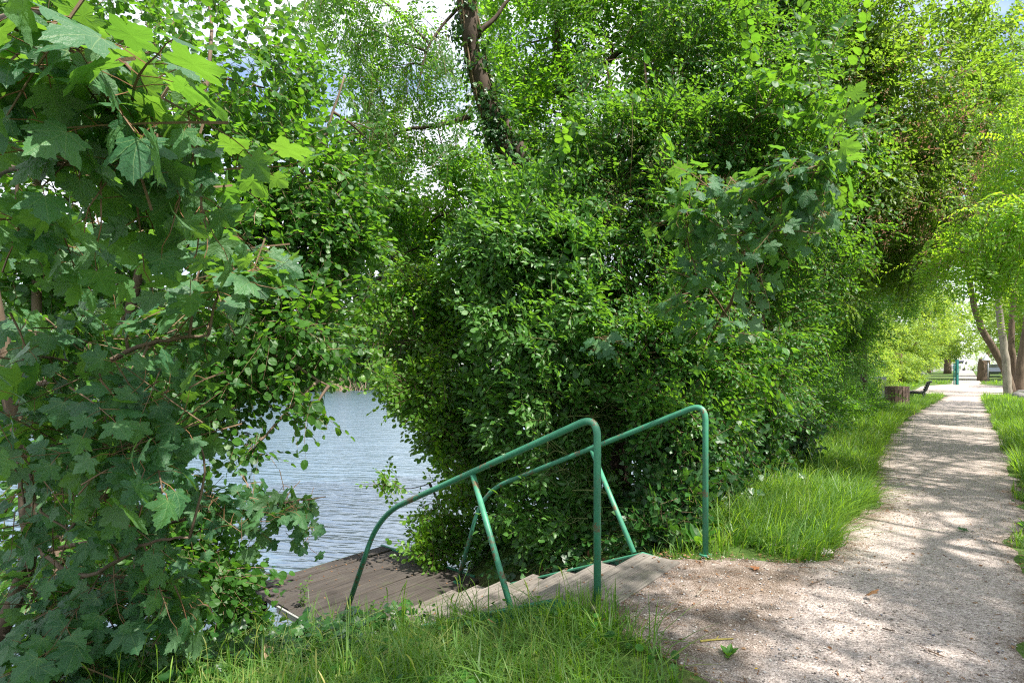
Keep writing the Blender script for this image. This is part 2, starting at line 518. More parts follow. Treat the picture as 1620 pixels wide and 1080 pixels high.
def leaf_sycamore(r, teeth=True):
    half = np.array(SYC) * 1.0
    half[:, 0] *= r.uniform(.9, 1.12)
    if teeth:
        half[1:-1] += r.normal(0, .012, half[1:-1].shape)
    left = half[1:-1][::-1] * [-1, 1]
    ring = np.vstack([half, left]); n = len(ring)
    c = np.array([0, .30])
    inner = c + (ring - c) * .52
    P2 = np.vstack([ring, inner, c[None]])
    k1, k2, k3, tw = r.uniform(.05, .40), r.uniform(.05, .32), r.uniform(.02, .08), r.uniform(-.25, .25)

    def zf(p):
        x, y = p[:, 0], p[:, 1]
        ang = np.arctan2(y, np.abs(x) + 1e-6)
        rip = np.cos(ang * 8.2 - .4)
        rr = np.hypot(x, y)
        return -k1 * np.maximum(y - .15, 0) ** 2 - k2 * np.abs(x) ** 1.6 + k3 * rip * rr + .06 * np.abs(x) + tw * x * y
    V = np.column_stack([P2, zf(P2)]) * .76
    Q = [(i, (i + 1) % n, n + (i + 1) % n, n + i) for i in range(n)]
    T = [(n + i, n + (i + 1) % n, 2 * n) for i in range(n)]
    t = Temp(); t.add(V, T, Q, np.column_stack([P2, np.zeros(len(P2))]))
    return t


def tiny_tube(t, pts, r, mat):
    tube(t, pts, r, 3, mat, cap=False)


def spray(leaf, r, n=10, L=.35, size=.06, arr='alt', spread=55, sag=.25, tw=.0022, jit=.35, pet=.012, taper=.35, mat_twig=1):
    """a twig with its leaves, growing along +y, leaf faces up +z"""
    t = Temp()
    side = r.uniform(-.12, .12)

    def at(q):
        return np.array([side * L * q * q * 2, L * q, -sag * L * q * q])
    pts = np.array([at(q) for q in np.linspace(0, 1, 5)])
    tiny_tube(t, pts, np.linspace(tw, tw * .4, 5), mat_twig)
    for i in range(n):
        if arr == 'opp':
            q = .18 + .82 * (i // 2) / max(1, (n - 1) // 2); sd = 1 if i % 2 else -1
        else:
            q = .12 + .88 * i / (n - 1); sd = 1 if i % 2 else -1
        p = at(min(1, q + r.uniform(-.03, .03)))
        a = radians(spread + r.normal(0, 14)) * sd
        if i == n - 1: a = radians(r.normal(0, 12))
        ax = np.array([sin(a), cos(a), -.15 - sag * .8 + r.normal(0, .22)])
        nm = np.array([r.normal(0, jit), r.normal(0, jit), 1.0])
        ax = unit(ax)
        s = size * (1 - taper * max(0, q - .45)) * r.uniform(.7, 1.15)
        Mx = frame(ax[None], nm[None])[0]
        b = p + ax * pet * r.uniform(.6, 1.4)
        lf = leaf if isinstance(leaf, Temp) else leaf[r.integers(len(leaf))]
        t.stamp(lf, Mx * s, b, r.uniform())
    return t


def spray_sycamore(r, pairs=4, L=.42, size=.13, lvs=None, mat_twig=1, mat_pet=2, tw=.0045):
    t = Temp(); side = r.uniform(-.2, .2); sag = r.uniform(.0, .25)

    def at(q):
        return np.array([side * L * q * q, L * q, -sag * L * q * q])
    tiny_tube(t, np.array([at(q) for q in np.linspace(0, 1, 5)]), np.linspace(tw, tw * .4, 5), mat_twig)
    for i in range(pairs * 2 + 1):
        q = .25 + .75 * (i // 2) / pairs; sd = 1 if i % 2 else -1
        p = at(min(q, 1))
        a = radians(62 + r.normal(0, 16)) * sd if i < pairs * 2 else radians(r.normal(0, 15))
        s = size * r.uniform(.62, 1.12) * (1 - .35 * max(0, q - .6))
        pl = s * r.uniform(.5, 1.0)
        d0 = unit(np.array([sin(a), cos(a), r.normal(.15, .22)]))
        d1 = unit(np.array([sin(a), cos(a), -.55 + r.normal(0, .25)]))
        pp = np.array([p, p + d0 * pl * .55, p + d0 * pl * .8 + d1 * pl * .2])
        tiny_tube(t, pp, (.0016, .0013, .0012), mat_pet)
        nm = np.array([r.normal(0, .38) + sin(a) * .2, r.normal(0, .38) + .15, 1.0])
        lf = lvs[r.integers(len(lvs))]
        t.stamp(lf, frame(d1[None], nm[None])[0] * s, pp[-1], r.uniform())
    return t


def spray_locust(r, fronds=6, L=.5, fl=.2, pairs=8, ls=.036, droop=.8):
    t = Temp(); lf = leaf_diamond(.24, .05)

    def at(q):
        return np.array([.1 * L * q * q, L * q, -.35 * L * q * q])
    tiny_tube(t, np.array([at(q) for q in np.linspace(0, 1, 4)]), np.linspace(.003, .0015, 4), 1)
    for i in range(fronds):
        q = .15 + .85 * i / (fronds - 1); sd = 1 if i % 2 else -1
        a = radians(58 + r.normal(0, 15)) * sd if i < fronds - 1 else 0
        d0 = unit(np.array([sin(a), cos(a), -.1 + r.normal(0, .15)]))
        p = at(q); ln = fl * r.uniform(.75, 1.2)
        side = unit(np.cross(d0, [0, 0, 1.0]))
        pts = [p + d0 * ln * k - np.array([0, 0, droop * ln * k * k]) for k in np.linspace(0, 1, 4)]
        tiny_tube(t, np.array(pts), .0011, 1)
        rr = r.uniform()
        for j in range(pairs):
            k = .15 + .85 * j / (pairs - 1)
            b = p + d0 * ln * k - np.array([0, 0, droop * ln * k * k])
            tg = unit(d0 - np.array([0, 0, 2 * droop * k]))
            for s2 in (-1, 1):
                ax = unit(side * s2 + tg * .25 + r.normal(0, .12, 3) + np.array([0, 0, -.15]))
                nm = unit(np.cross(side, tg) * 1.0 + r.normal(0, .25, 3))
                t.stamp(lf, frame(ax[None], nm[None])[0] * ls * r.uniform(.75, 1.15), b, rr + r.uniform(0, .25))
    return t


def panicle(r, n=26, L=.16):
    t = Temp(); lf = leaf_diamond(.5, .1)
    for i in range(n):
        q = r.uniform(); w = (1 - q) * .055 + .008
        p = np.array([r.normal(0, w), L * q, r.normal(0, w)])
        t.stamp(lf, frame(unit(r.normal(size=(1, 3))), r.normal(size=(1, 3)))[0] * r.uniform(.010, .018), p, r.uniform())
    return t


tr_ = np.random.default_rng(11)
OV = [leaf_ovate(.27, .07, .14), leaf_ovate(.31, .05, .2), leaf_ovate(.25, .1, .08)]
RD = [leaf_round(.43), leaf_round(.38, .08, .16), leaf_round(.46, .02, .2)]
DI = [leaf_diamond(.30), leaf_diamond(.26, .1)]
IV = leaf_ivy()
SY = [leaf_sycamore(tr_) for _ in range(7)]
SP = {
    'sycamore': [spray_sycamore(tr_, pairs=int(tr_.integers(2, 5)), L=tr_.uniform(.3, .45), size=.135, lvs=SY) for _ in range(7)],
    'maple': [spray_sycamore(tr_, pairs=4, L=.34, size=.10, lvs=SY, tw=.0022) for _ in range(4)],
    'hazel': [spray(RD, tr_, 9, .36, .068, 'alt', 55, .3) for _ in range(5)],
    'elm': [spray(OV, tr_, 12, .44, .088, 'alt', 55, .25) for _ in range(5)],
    'river': [spray(OV + RD, tr_, 12, .36, .062, 'alt', 52, .3) for _ in range(5)],
    'dogwood': [spray(OV, tr_, 11, .38, .088, 'opp', 58, .2, pet=.01) for _ in range(5)],
    'privet': [spray(OV, tr_, 13, .38, .070, 'opp', 55, .2) for _ in range(5)],
    'hedge': [spray(OV, tr_, 13, .44, .078, 'alt', 55, .3) for _ in range(5)],
    'olive': [spray(OV, tr_, 13, .46, .088, 'alt', 48, .35) for _ in range(5)],
    'ivy': [spray(IV, tr_, 9, .30, .070, 'alt', 60, .5, pet=.03, jit=.25) for _ in range(5)],
    'locust': [spray_locust(tr_, 6, .55, .25, 8, .054) for _ in range(4)],
    'alder': [spray(RD, tr_, 12, .5, .095, 'alt', 55, .3) for _ in range(4)],
    'far': [spray(DI, tr_, 12, .9, .20, 'alt', 55, .3, tw=.006, jit=.6) for _ in range(4)],
    'farther': [spray(DI, tr_, 12, 1.4, .36, 'alt', 55, .3, tw=.01, jit=.6) for _ in range(4)],
    'panicle': [panicle(tr_) for _ in range(3)],
}


def fill(B, temps, C, R, n, r, size=(.8, 1.2), shell=.35, out=.7, rand=.6, lift=0.1, thr=-.25, nf=1.6, up=.75, length=.35, face=None):
    C = np.asarray(C, float); R = np.asarray(R, float) * np.ones(3)
    d = unit(r.normal(size=(n, 3)))
    rad = shell + (1 - shell) * r.uniform(size=(n, 1)) ** .55
    rad = rad * (1 + .22 * NZ(d * 2.2 + C * 1.7)[:, None])
    rad[:n // 14] *= r.uniform(1.1, 1.4, (n // 14, 1))
    pos = C + d * R * rad
    keep = NZ(pos, nf) > thr
    d, pos = d[keep], pos[keep]; n = len(pos)
    if n == 0: return pos
    o = unit(d / R)
    ax = unit(o * out + r.normal(size=(n, 3)) * rand * .58 + np.array([0, 0, lift]))
    nm = np.array([0, 0, up]) + o * .45 + r.normal(size=(n, 3)) * .28
    if face is not None: nm = nm + np.asarray(face)
    Mx = frame(ax, nm) * r.uniform(*size, size=(n, 1, 1))
    which = r.integers(len(temps), size=n); rn = r.uniform(size=n)
    for i, t in enumerate(temps):
        k = which == i
        B.many(t, Mx[k], pos[k] - ax[k] * length * .45, rn[k])
    return pos


def limb(B, a, b, r0, r1, rr, sag=.08, n=7, sides=6, mat=0):
    a = np.asarray(a, float); b = np.asarray(b, float)
    m = (a + b) / 2 + rr.normal(0, .06, 3) * np.linalg.norm(b - a) + np.array([0, 0, sag * np.linalg.norm(b - a)])
    pts = spline([a, m, b], n)
    tube(B, pts, np.linspace(r0, r1, n), sides, mat)
    return pts


def plant(name, label, cat, base, stems, clumps, sp, leaf, bark, seed, twig='twig', extra=None, group=None, parts=('trunk', 'crown'), size=(.8, 1.2), shell=.35, thr=-.25, lift=.1, out=.7, rand=.6, up=.75, nf=1.6, limbs=5, limb_r=.016, length=.35, face=None, mats=None, mult=1.0):
    """stems: list of (points, r0, r1); clumps: list of (centre, radii, sprays[, opts])"""
    r = np.random.default_rng(seed)
    base = np.asarray(base, float)
    root = empty(name, base, label, cat, group)
    W = Buf(); pts_all = []
    for pts, r0, r1 in stems:
        n = max(8, len(pts) * 5)
        p = spline(pts, n)
        p[1:-1] += r.normal(0, r0 * (.18 if r0 < .16 else .05), p[1:-1].shape)
        tube(W, p, np.linspace(r0, r1, n), 9 if r0 > .05 else 6)
        pts_all.append(p)
    allp = np.vstack(pts_all)
    Cb = Buf()
    for c in clumps:
        C, R, n = c[:3]; o = dict(c[3]) if len(c) > 3 else {}
        spk = o.pop('sp', sp); nl = o.pop('limbs', limbs)
        kw = dict(size=size, shell=shell, thr=thr, lift=lift, out=out, rand=rand, up=up, nf=nf, length=length, face=face); kw.update(o)
        pos = fill(Cb, SP[spk], C, R, int(n * mult), r, **kw)
        C = np.asarray(C, float)
        if len(pos) and nl:
            i = np.argmin(np.linalg.norm(allp - C, axis=1) + .6 * np.maximum(0, allp[:, 2] - C[2]))
            g = np.linalg.norm(allp[i] - C)
            lp = limb(W, allp[i], C, limb_r * (1 + .35 * g), limb_r * .6, r)
            for j in r.integers(len(pos), size=nl):
                limb(W, lp[r.integers(3, 7)], pos[j], limb_r * .5, limb_r * .18, r, n=5, sides=4)
    W.build(parts[0], M[bark], root, base, True)
    Cb.build(parts[1], mats or [M[leaf], M[twig], M['red_twig']], root, base)
    if extra: extra(root, base, r, allp)
    return root


def CP(u, v, d, ru, rv, rd, n, **o):
    """a leaf clump seen at photo pixel u, v, with pixel radii ru, rv and depth radius rd metres"""
    return (P(u, v, d), np.array([ru * d / F, rd, rv * d / F]), n, o)


# ---------------------------------------------------------------- the ground

def rise(s):
    """the ground climbs gently beyond the clearing"""
    return np.clip(.016 * np.maximum(0, np.asarray(s, float) - 34), 0, 1.6)


def ground_z(s, t):
    s = np.asarray(s, float); t0_ = t = np.asarray(t, float)
    k2 = smooth(35, 43, s) * (1 - smooth(100, 140, s)) * smooth(-45, -25, t)
    t = np.where(t < -1.2, np.minimum(t + 9 * k2, -1.2), t)
    k = smooth(3.95, 5.2, s)
    t0 = -(1.30 + .34 * smooth(2.2, 2.6, s) * (1 - smooth(3.7, 3.95, s))) * (1 - k) - 2.5 * k
    w = 2.7 * (1 - k) + 1.9 * k
    q = np.clip((t0 - t) / w, 0, 1)
    z = (-.92 * (1 - k) - .72 * k) * q ** 1.12
    z += q * .27 * np.clip(2.5 - s, 0, 1.4)
    z += -.95 * smooth(t0 - w, t0 - w - 1.1, t)
    z += -1.2 * smooth(-6.2, -12, t)
    z += 1.9 * smooth(-64, -70, t) + 1.0 * smooth(-69, -75, t)
    inside = smooth(2.50, 2.68, s) * (1 - smooth(3.62, 3.85, s)) * smooth(-1.72, -2.0, t) * (1 - smooth(-4.3, -4.6, t))
    z -= .30 * inside
    b = np.sin(s * 2.1 + 1.3 * t) * .014 + np.sin(3.7 * t - 1.9 * s + 1) * .012
    z += b * np.clip((np.abs(t + .1) - .9) / .6, 0, 1) * (t > -60)
    return z + rise(s) * smooth(-16, -6, t0_)


def grid(sv, tv, zf, lf=None):
    S, T_ = np.meshgrid(sv, tv, indexing='ij')
    Z = zf(S, T_)
    X = PX * S + PY * T_; Y = PY * S - PX * T_
    V = np.stack([X.ravel(), Y.ravel(), Z.ravel()], 1)
    a, b = len(sv), len(tv)
    i = np.arange(a - 1)[:, None] * b + np.arange(b - 1)[None]
    Q = np.stack([i, i + 1, i + b + 1, i + b], -1).reshape(-1, 4)[:, ::-1]
    L = np.zeros((len(V), 3)) if lf is None else lf(S.ravel(), T_.ravel())
    return V, Q, L


sv = np.concatenate([[-900, -400, -200, -100, -60, -30, -15], np.arange(-8, 14, .12), np.arange(14, 34, 1.0), [34, 35, 36, 37, 38.2], np.arange(39, 60, 1.5), [62, 70, 80, 100, 130, 180, 260, 400, 900]])
tv = np.concatenate([[-900, -300, -150, -100, -85], np.arange(-78, -60, 1.5), [-58, -50, -40, -30, -20, -14, -10], np.arange(-8, 1.6, .12), [1.8, 2.2, 2.8, 3.5, 5, 7, 10, 15, 25, 50, 120, 300, 900]])
B = Buf(); V, Q, L = grid(sv, tv, ground_z); B.raw(V, None, Q, L)
tag(B.build('ground', M['ground'], None, smooth_shade=True), 'earth bank sloping from the path down to the river', None, None, 'structure')


def left_edge(s):
    e = np.interp(s, [0, 2.0, 2.2, 5.2, 6.5, 8.5, 10.5, 13.7, 20, 30, 38], [-.93, -.93, -.78, -.83, -.78, -.98, -1.14, -1.28, -1.34, -1.08, -.85])
    e = e - .80 * smooth(2.25, 2.62, s) * (1 - smooth(3.75, 4.5, s))
    return e + .05 * np.sin(s * 3.1) + .035 * np.sin(s * 7.7 + 1) + .02 * np.sin(s * 17)


def right_edge(s):
    e = np.interp(s, [0, 4, 6, 10, 12, 16, 34, 38], [.35, .30, .40, .56, .60, .62, .62, .80])
    return e + .05 * np.sin(s * 2.7 + 2) + .03 * np.sin(s * 8.3) + .02 * np.sin(s * 15)


B = Buf()
sv = np.concatenate([np.arange(-6, 10, .07), np.arange(10, 38.2, .25)])
k = np.linspace(0, 1, 31)
S = np.repeat(sv[:, None], 31, 1)
T_ = left_edge(S) * (1 - k) + right_edge(S) * k
Z = .006 + .010 * np.sin(S * 1.7 + 2 * T_) * .5 - .012 * np.exp(-(np.minimum(T_ - left_edge(S), right_edge(S) - T_) / .06) ** 2)
V = np.stack([(PX * S + PY * T_).ravel(), (PY * S - PX * T_).ravel(), (Z + np.maximum(ground_z(S, T_), -.03)).ravel()], 1)
i = np.arange(len(sv) - 1)[:, None] * 31 + np.arange(30)[None]
Q = np.stack([i, i + 1, i + 32, i + 31], -1).reshape(-1, 4)[:, ::-1]
ed = np.maximum(np.exp(-(T_ - left_edge(S)) / .30), np.exp(-(right_edge(S) - T_) / .17))
ed = np.maximum(ed, .75 * smooth(-.45, -.95, T_) * smooth(.4, 1.6, S) * (1 - smooth(4.2, 5.2, S)))
B.raw(V, None, Q, np.stack([ed.ravel(), 0 * ed.ravel(), 0 * ed.ravel()], 1))
tag(B.build('path', M['path'], None, smooth_shade=True), 'pale gravel footpath running along the river bank', None, None, 'structure')

# the clearing and the path beyond it
B = Buf()
sv = np.arange(38.2, 59, .6); kk = np.linspace(0, 1, 21)
S = np.repeat(sv[:, None], 21, 1)
g = smooth(38.2, 40, S) * (1 - smooth(50, 57, S))
T_ = (-.8 - 1.7 * g) * (1 - kk) + (.85 + 2.2 * g) * kk
V = np.stack([(PX * S + PY * T_).ravel(), (PY * S - PX * T_).ravel(), (.012 + rise(S)).ravel()], 1)
i = np.arange(len(sv) - 1)[:, None] * 21 + np.arange(20)[None]
Q = np.stack([i, i + 1, i + 22, i + 21], -1).reshape(-1, 4)[:, ::-1]
B.raw(V, None, Q)
V, Q, L = grid(np.arange(58.6, 140, 4), np.linspace(-.9, 1.0, 5), lambda s, t: .018 + rise(s)); B.raw(V, None, Q, L)
tag(B.build('clearing_path', M['path'], None), 'sunlit pale gravel clearing and the path beyond it', None, None, 'structure')

B = Buf(); V, Q, L = grid(np.array([-900, -200, -60, -20, 20, 60, 120, 300, 900.]), np.array([-72, -50, -30, -15, -4.2]), lambda s, t: 0 * s + WATER_Z); B.raw(V, None, Q, L)
tag(B.build('river', M['water'], None), 'blue grey rippled river water', None, None, 'structure')

# ---------------------------------------------------------------- stairs, deck, handrails
sdir = ST(1, 0); tdir = ST(0, 1); UP = np.array([0, 0, 1.0])
S0, S1 = 2.60, 3.68


def stair_z(t):
    return np.interp(t, [-3.85, -1.83, -1.5], [-.86, .005, -.005])


st = empty('wooden_stairs', ST(3.14, -1.9, 0), 'weathered plank stairs with green steel sides leading down from the path to the deck', 'stairs')
o0 = ST(3.14, -1.9, 0)
for q, s in enumerate((S0, S1)):
    B = Buf()
    pts = [(-1.48, -.012), (-1.83, .012), (-3.90, -.875)]
    for (ta, za), (tb, zb) in zip(pts[:-1], pts[1:]):
        a, b = ST(s, ta, za), ST(s, tb, zb); d = unit(b - a); nz_ = unit(np.cross(d, sdir)); nz_ = nz_ if nz_[2] > 0 else -nz_
        h = np.linalg.norm(b - a) / 2
        box(B, (a + b) / 2 - nz_ * .07, d * h, sdir * .006, nz_ * .07)
        box(B, (a + b) / 2 + nz_ * .0015 + sdir * (-.022 if q else .022), d * h, sdir * .030, nz_ * .005)
    B.build('stringer', M['paint'], st, o0)
nail = plain('rusty nail', (.035, .022, .016), .6)


def nails(B, c, half):
    for e in (-1, 1):
        for f in (-.045, .045):
            q = c + sdir * e * (half - .06 + rr.normal(0, .006)) + tdir * (f + rr.normal(0, .006))
            tube(B, [q + UP * .018, q + UP * .0225], .0055, 6, 1)


nst = 6
rr = np.random.default_rng(5)
for i in range(nst):
    zt = -.078 - (i + .5) * .132
    tc = -1.855 - (i + .5) * .335
    B = Buf()
    for j in (0, 1):
        c = ST((S0 + S1) / 2 + rr.normal(0, .006), tc + .157 * (.5 - j) * 1.04, zt + rr.normal(0, .004)); nails(B, c, (S1 - S0) / 2 - .012)
        box(B, c, sdir * ((S1 - S0) / 2 - .012), tdir * .0765, UP * .021 + tdir * rr.normal(0, .0008), 0, rr.uniform(), .005)
    B.build('tread', [M['step'], nail], st, o0)
B = Buf()
for j in range(2):
    c = ST((S0 + S1) / 2 + .0, -1.768 + .157 * j, -.004)
    box(B, c, sdir * ((S1 - S0) / 2 - .012), tdir * .076, UP * .022, 0, rr.uniform(), .005)
B.build('landing', M['step'], st, o0)
dk0 = ST(3.3, -4.9, DECK_Z)
dk = empty('wooden_deck', dk0, 'dark weathered timber landing deck over the water at the foot of the stairs', 'deck')
B = Buf(); nb = 8
for i in range(nb):
    t = -5.66 + (i + .5) * 1.72 / nb
    c = ST(3.33 + rr.normal(0, .008), t, DECK_Z - .022 + rr.normal(0, .0025))
    nails(B, c, .84); box(B, c, sdir * .84 + UP * rr.normal(0, .003), tdir * (1.72 / nb / 2 - .009), UP * .022, 0, rr.uniform(), .006)
B.build('deck_boards', [M['deck'], nail], dk, dk0)
B = Buf()
box(B, ST(4.185, -4.86, DECK_Z - .045), tdir * .82, sdir * .010, UP * .060)
box(B, ST(3.34, -5.684, DECK_Z - .07), sdir * .83, tdir * .010, UP * .055)
B.build('edge_beam', M['paint'], dk, dk0)
B = Buf()
box(B, ST(2.478, -4.72, DECK_Z - .03), tdir * .24, sdir * .010, UP * .03)
B.build('edge_board', plain('pale grey board', (.28, .28, .27), .7), dk, dk0)
for s_, t_ in ((2.6, -5.55), (4.05, -5.55), (2.6, -4.3), (4.05, -4.3)):
    B = Buf(); tube(B, [ST(s_, t_, -2.6), ST(s_, t_, DECK_Z - .05)], .06, 10)
    B.build('leg', M['bark_dark'], dk, dk0)


def on_line(u, v, s):
    """the point seen at photo pixel u, v that lies in the vertical plane of constant s"""
    k = (u - 810) / F
    t = (k * PY * s - PX * s) / (PY + k * PX)
    p = ST(s, t); return P(u, v, p[1])


RAD = .0215
for name_lab, s, px, leg, legs in (
    ('green tubular handrail on the near side of the stairs, closest to the grass', 2.70,
     [(945, 962), (945, 657), (600, 813), (543, 985)], ((748, 748), (815, 985)), 2.62),
    ('green tubular handrail on the far side of the stairs, against the shrubs', 3.965,
     [(1116, 897), (1116, 637), (764, 777), (724, 910)], ((936, 710), (1003, 874)), 3.70)):
    pts = [on_line(u, v, s) for u, v in px]
    pts[0] = pts[1] * [1, 1, 0] + [0, 0, -.12]
    pts[3] = np.array([*pts[3][:2], DECK_Z - .002 if s < 3 else DECK_Z - .002])
    h0 = np.array([pts[0][0], pts[0][1], 0.0])
    hr = empty('handrail', h0, name_lab, 'handrail', 'handrails of the river stairs')
    B = Buf()
    tube(B, fillet(pts, [0, .13, .34, 0], 12), RAD, 14)
    rail = B.build('rail', M['paint'], hr, h0, True)
    B = Buf(); a, b = on_line(*leg[0], s), on_line(*leg[1], legs)
    tube(B, [a - UP * .012, b], RAD * .93, 12)
    B.build('support_leg', M['paint'], hr, h0, True)
    for kx in (0, 3):
        B = Buf(); c = pts[kx] * [1, 1, 0] + [0, 0, .004 if kx == 0 else DECK_Z + .004]
        tube(B, [c - UP * .004, c + UP * .006], .045, 12)
        B.build('foot_plate', M['paint'], rail, h0)

# ---------------------------------------------------------------- trees and shrubs
FACE = (.35, -.35, 0)

# the leaning locust wrapped in ivy
lean = [P(985, 640, 7.2), P(930, 430, 6.9), P(845, 285, 6.6), P(795, 215, 6.45), P(762, 130, 6.3), P(738, 10, 6.2), P(715, -160, 6.0), P(640, -330, 5.8)]
lean[0][2] = -.4


def trunk_of(root):
    return [c for c in root.children if c.name.startswith('trunk')][0]


def ivy_on(pts, rad, n, r, B, size=(.75, 1.25), rmax=.12):
    p = spline(pts, 60); tan = unit(np.gradient(p, axis=0))
    i = r.integers(0, 60, n); d = unit(np.cross(tan[i], r.normal(size=(n, 3))))
    pos = p[i] + d * (rad + r.uniform(0, rmax, (n, 1))) + tan[i] * r.uniform(-.05, .05, (n, 1))
    ax = unit(d * .6 + r.normal(size=(n, 3)) * .4 + np.array([0, 0, -.5])); nm = d + r.normal(size=(n, 3)) * .3 + np.array([0, 0, .3])
    Mx = frame(ax, nm) * r.uniform(*size, (n, 1, 1)); w = r.integers(5, size=n); rn = r.uniform(size=n)
    for k in range(5):
        m = w == k; B.many(SP['ivy'][k], Mx[m], pos[m] - ax[m] * .06, rn[m])


def lean_extra(root, base, r, allp):
    B = Buf(); ivy_on(lean[1:7], .08, 400, r, B, (.55, .9), .09)
    B.build('ivy', [M['ivy'], M['twig']], trunk_of(root), base)
    B = Buf(); p = spline(lean, 50)
    for k in range(5):
        off = r.uniform(0, 6.28); q = p.copy(); tan = unit(np.gradient(p, axis=0))
        x = unit(np.cross(tan, [0, 1, .1])); y = np.cross(tan, x)
        a = off + np.linspace(0, 3.5, 50)[:, None] * (1 if k % 2 else -1)
        tube(B, q + (np.cos(a) * x + np.sin(a) * y) * np.linspace(.16, .09, 50)[:, None], .013, 5)
    B.build('ivy_stem', M['twig'], trunk_of(root), base, True)


plant('locust_tree', 'leaning locust tree, its dark trunk wrapped in ivy, crossing the white sky at the top', 'tree', lean[0],
      [(lean, .145, .06), ([P(745, 185, 6.45), P(690, 200, 6.3), P(640, 205, 6.2), P(600, 235, 6.1)], .03, .008), ([P(752, 60, 6.2), P(790, 20, 6.2), P(850, -60, 6.2)], .035, .01),
       ([P(735, 0, 6.2), P(680, 70, 6.1), P(660, 150, 6.0)], .02, .006)],
      [CP(575, 40, 6.0, 75, 90, .8, 95), CP(640, 110, 6.2, 75, 120, .8, 100), CP(520, -10, 6, 70, 60, .8, 40), CP(690, 60, 6.3, 50, 110, .6, 60), CP(700, 230, 6.3, 60, 60, .6, 45), CP(600, 210, 6.2, 60, 60, .6, 45),
       CP(820, -60, 6.6, 120, 80, .9, 60)],
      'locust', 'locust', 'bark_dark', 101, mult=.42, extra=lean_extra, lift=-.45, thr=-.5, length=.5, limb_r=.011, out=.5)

# elm behind, bright and backlit
plant('elm_tree', 'bright green backlit elm behind the leaning ivy trunk', 'tree', ST(9.0, -5.0, -1.2),
      [([ST(9.0, -5.0, -1.3), ST(8.8, -4.9, 1.5), P(900, 200, 8.2), P(880, 0, 8)], .13, .04), ([ST(9, -5, .5), P(720, 420, 8.0), P(640, 340, 7.6)], .06, .02), ([P(890, 160, 8.2), P(1000, 60, 8), P(1060, -60, 8)], .05, .02)],
      [CP(830, 70, 8.2, 130, 100, 1.0, 300), CP(960, 60, 7.8, 120, 110, 1.0, 300), CP(920, 200, 7.6, 130, 90, .9, 260), CP(800, 180, 7.6, 80, 80, .8, 140), CP(640, 300, 7.2, 90, 75, .9, 160), CP(620, 410, 7.0, 80, 80, .8, 150), CP(720, 340, 7.2, 90, 80, .8, 190),
       CP(560, 470, 7.2, 60, 60, .6, 60), CP(700, 450, 7.0, 90, 80, .8, 170), CP(1060, -20, 8, 120, 90, 1, 160), CP(900, -80, 8, 200, 90, 1, 200)],
      'elm', 'elm', 'bark_dark', 102, mult=2.2, thr=-.15)

# hazel on the left
hz = ST(.6, -5.05, -1.3)
plant('hazel_tree', 'round leaved hazel on the water edge behind the big sycamore leaves', 'tree', hz,
      [([hz, P(150, 880, 4.3), P(170, 640, 4.4), P(230, 400, 4.4), P(330, 120, 4.5)], .075, .02), ([hz, P(100, 800, 4.2), P(60, 500, 4.2), P(60, 200, 4.2)], .06, .02), ([P(170, 700, 4.3), P(300, 600, 4.2), P(420, 560, 4.1), P(520, 610, 4.1)], .035, .007), ([P(190, 560, 4.4), P(380, 380, 4.6), P(500, 240, 4.8), P(545, 120, 4.9)], .035, .007)],
      [CP(120, 320, 4.2, 150, 120, .7, 190), CP(310, 250, 4.4, 130, 120, .7, 180), CP(400, 400, 4.5, 130, 95, .7, 190), CP(480, 290, 4.7, 80, 85, .6, 110), CP(520, 370, 4.8, 60, 70, .5, 70), CP(460, 520, 4.3, 100, 75, .55, 130), CP(300, 560, 4.2, 150, 90, .6, 190),
       CP(130, 520, 4.2, 150, 110, .6, 190), CP(560, 300, 5.0, 55, 70, .5, 70), CP(550, 400, 5.0, 55, 60, .5, 75), CP(545, 480, 5.0, 60, 60, .5, 80), CP(520, 550, 4.8, 60, 30, .4, 34), CP(580, 220, 5.4, 50, 50, .5, 40), CP(440, 605, 4.1, 80, 20, .3, 16), CP(495, 650, 4.0, 50, 14, .2, 8, shell=.1), CP(340, 660, 4.0, 50, 26, .3, 14), CP(400, 712, 3.9, 50, 10, .15, 6, shell=.1), CP(230, 690, 4.1, 120, 75, .5, 110), CP(250, 830, 4.1, 95, 70, .5, 90),
       CP(310, 800, 4.1, 50, 45, .3, 26), CP(330, 910, 4.0, 55, 60, .35, 60), CP(240, 80, 4.6, 200, 110, .9, 210), CP(420, 140, 4.8, 100, 80, .8, 110), CP(90, 90, 4.4, 130, 130, .8, 150), CP(80, 720, 4.2, 100, 90, .5, 80), CP(60, 900, 4.2, 90, 70, .4, 40), CP(300, -60, 5, 260, 70, 1, 110), CP(372, 935, 4.4, 34, 48, .22, 40, sp='ivy', limbs=2), CP(398, 985, 4.4, 26, 22, .15, 18, sp='ivy', limbs=1), CP(30, 430, 4.4, 70, 60, .5, 60, thr=-9), CP(25, 530, 4.5, 70, 60, .5, 50), CP(130, 440, 4.5, 80, 50, .5, 50, thr=-9), CP(30, 640, 4.5, 70, 60, .5, 45), CP(120, 610, 4.6, 90, 60, .5, 50)],
      'hazel', 'hazel', 'bark', 103, mult=2.0, thr=-.2, lift=0.0, limb_r=.012)

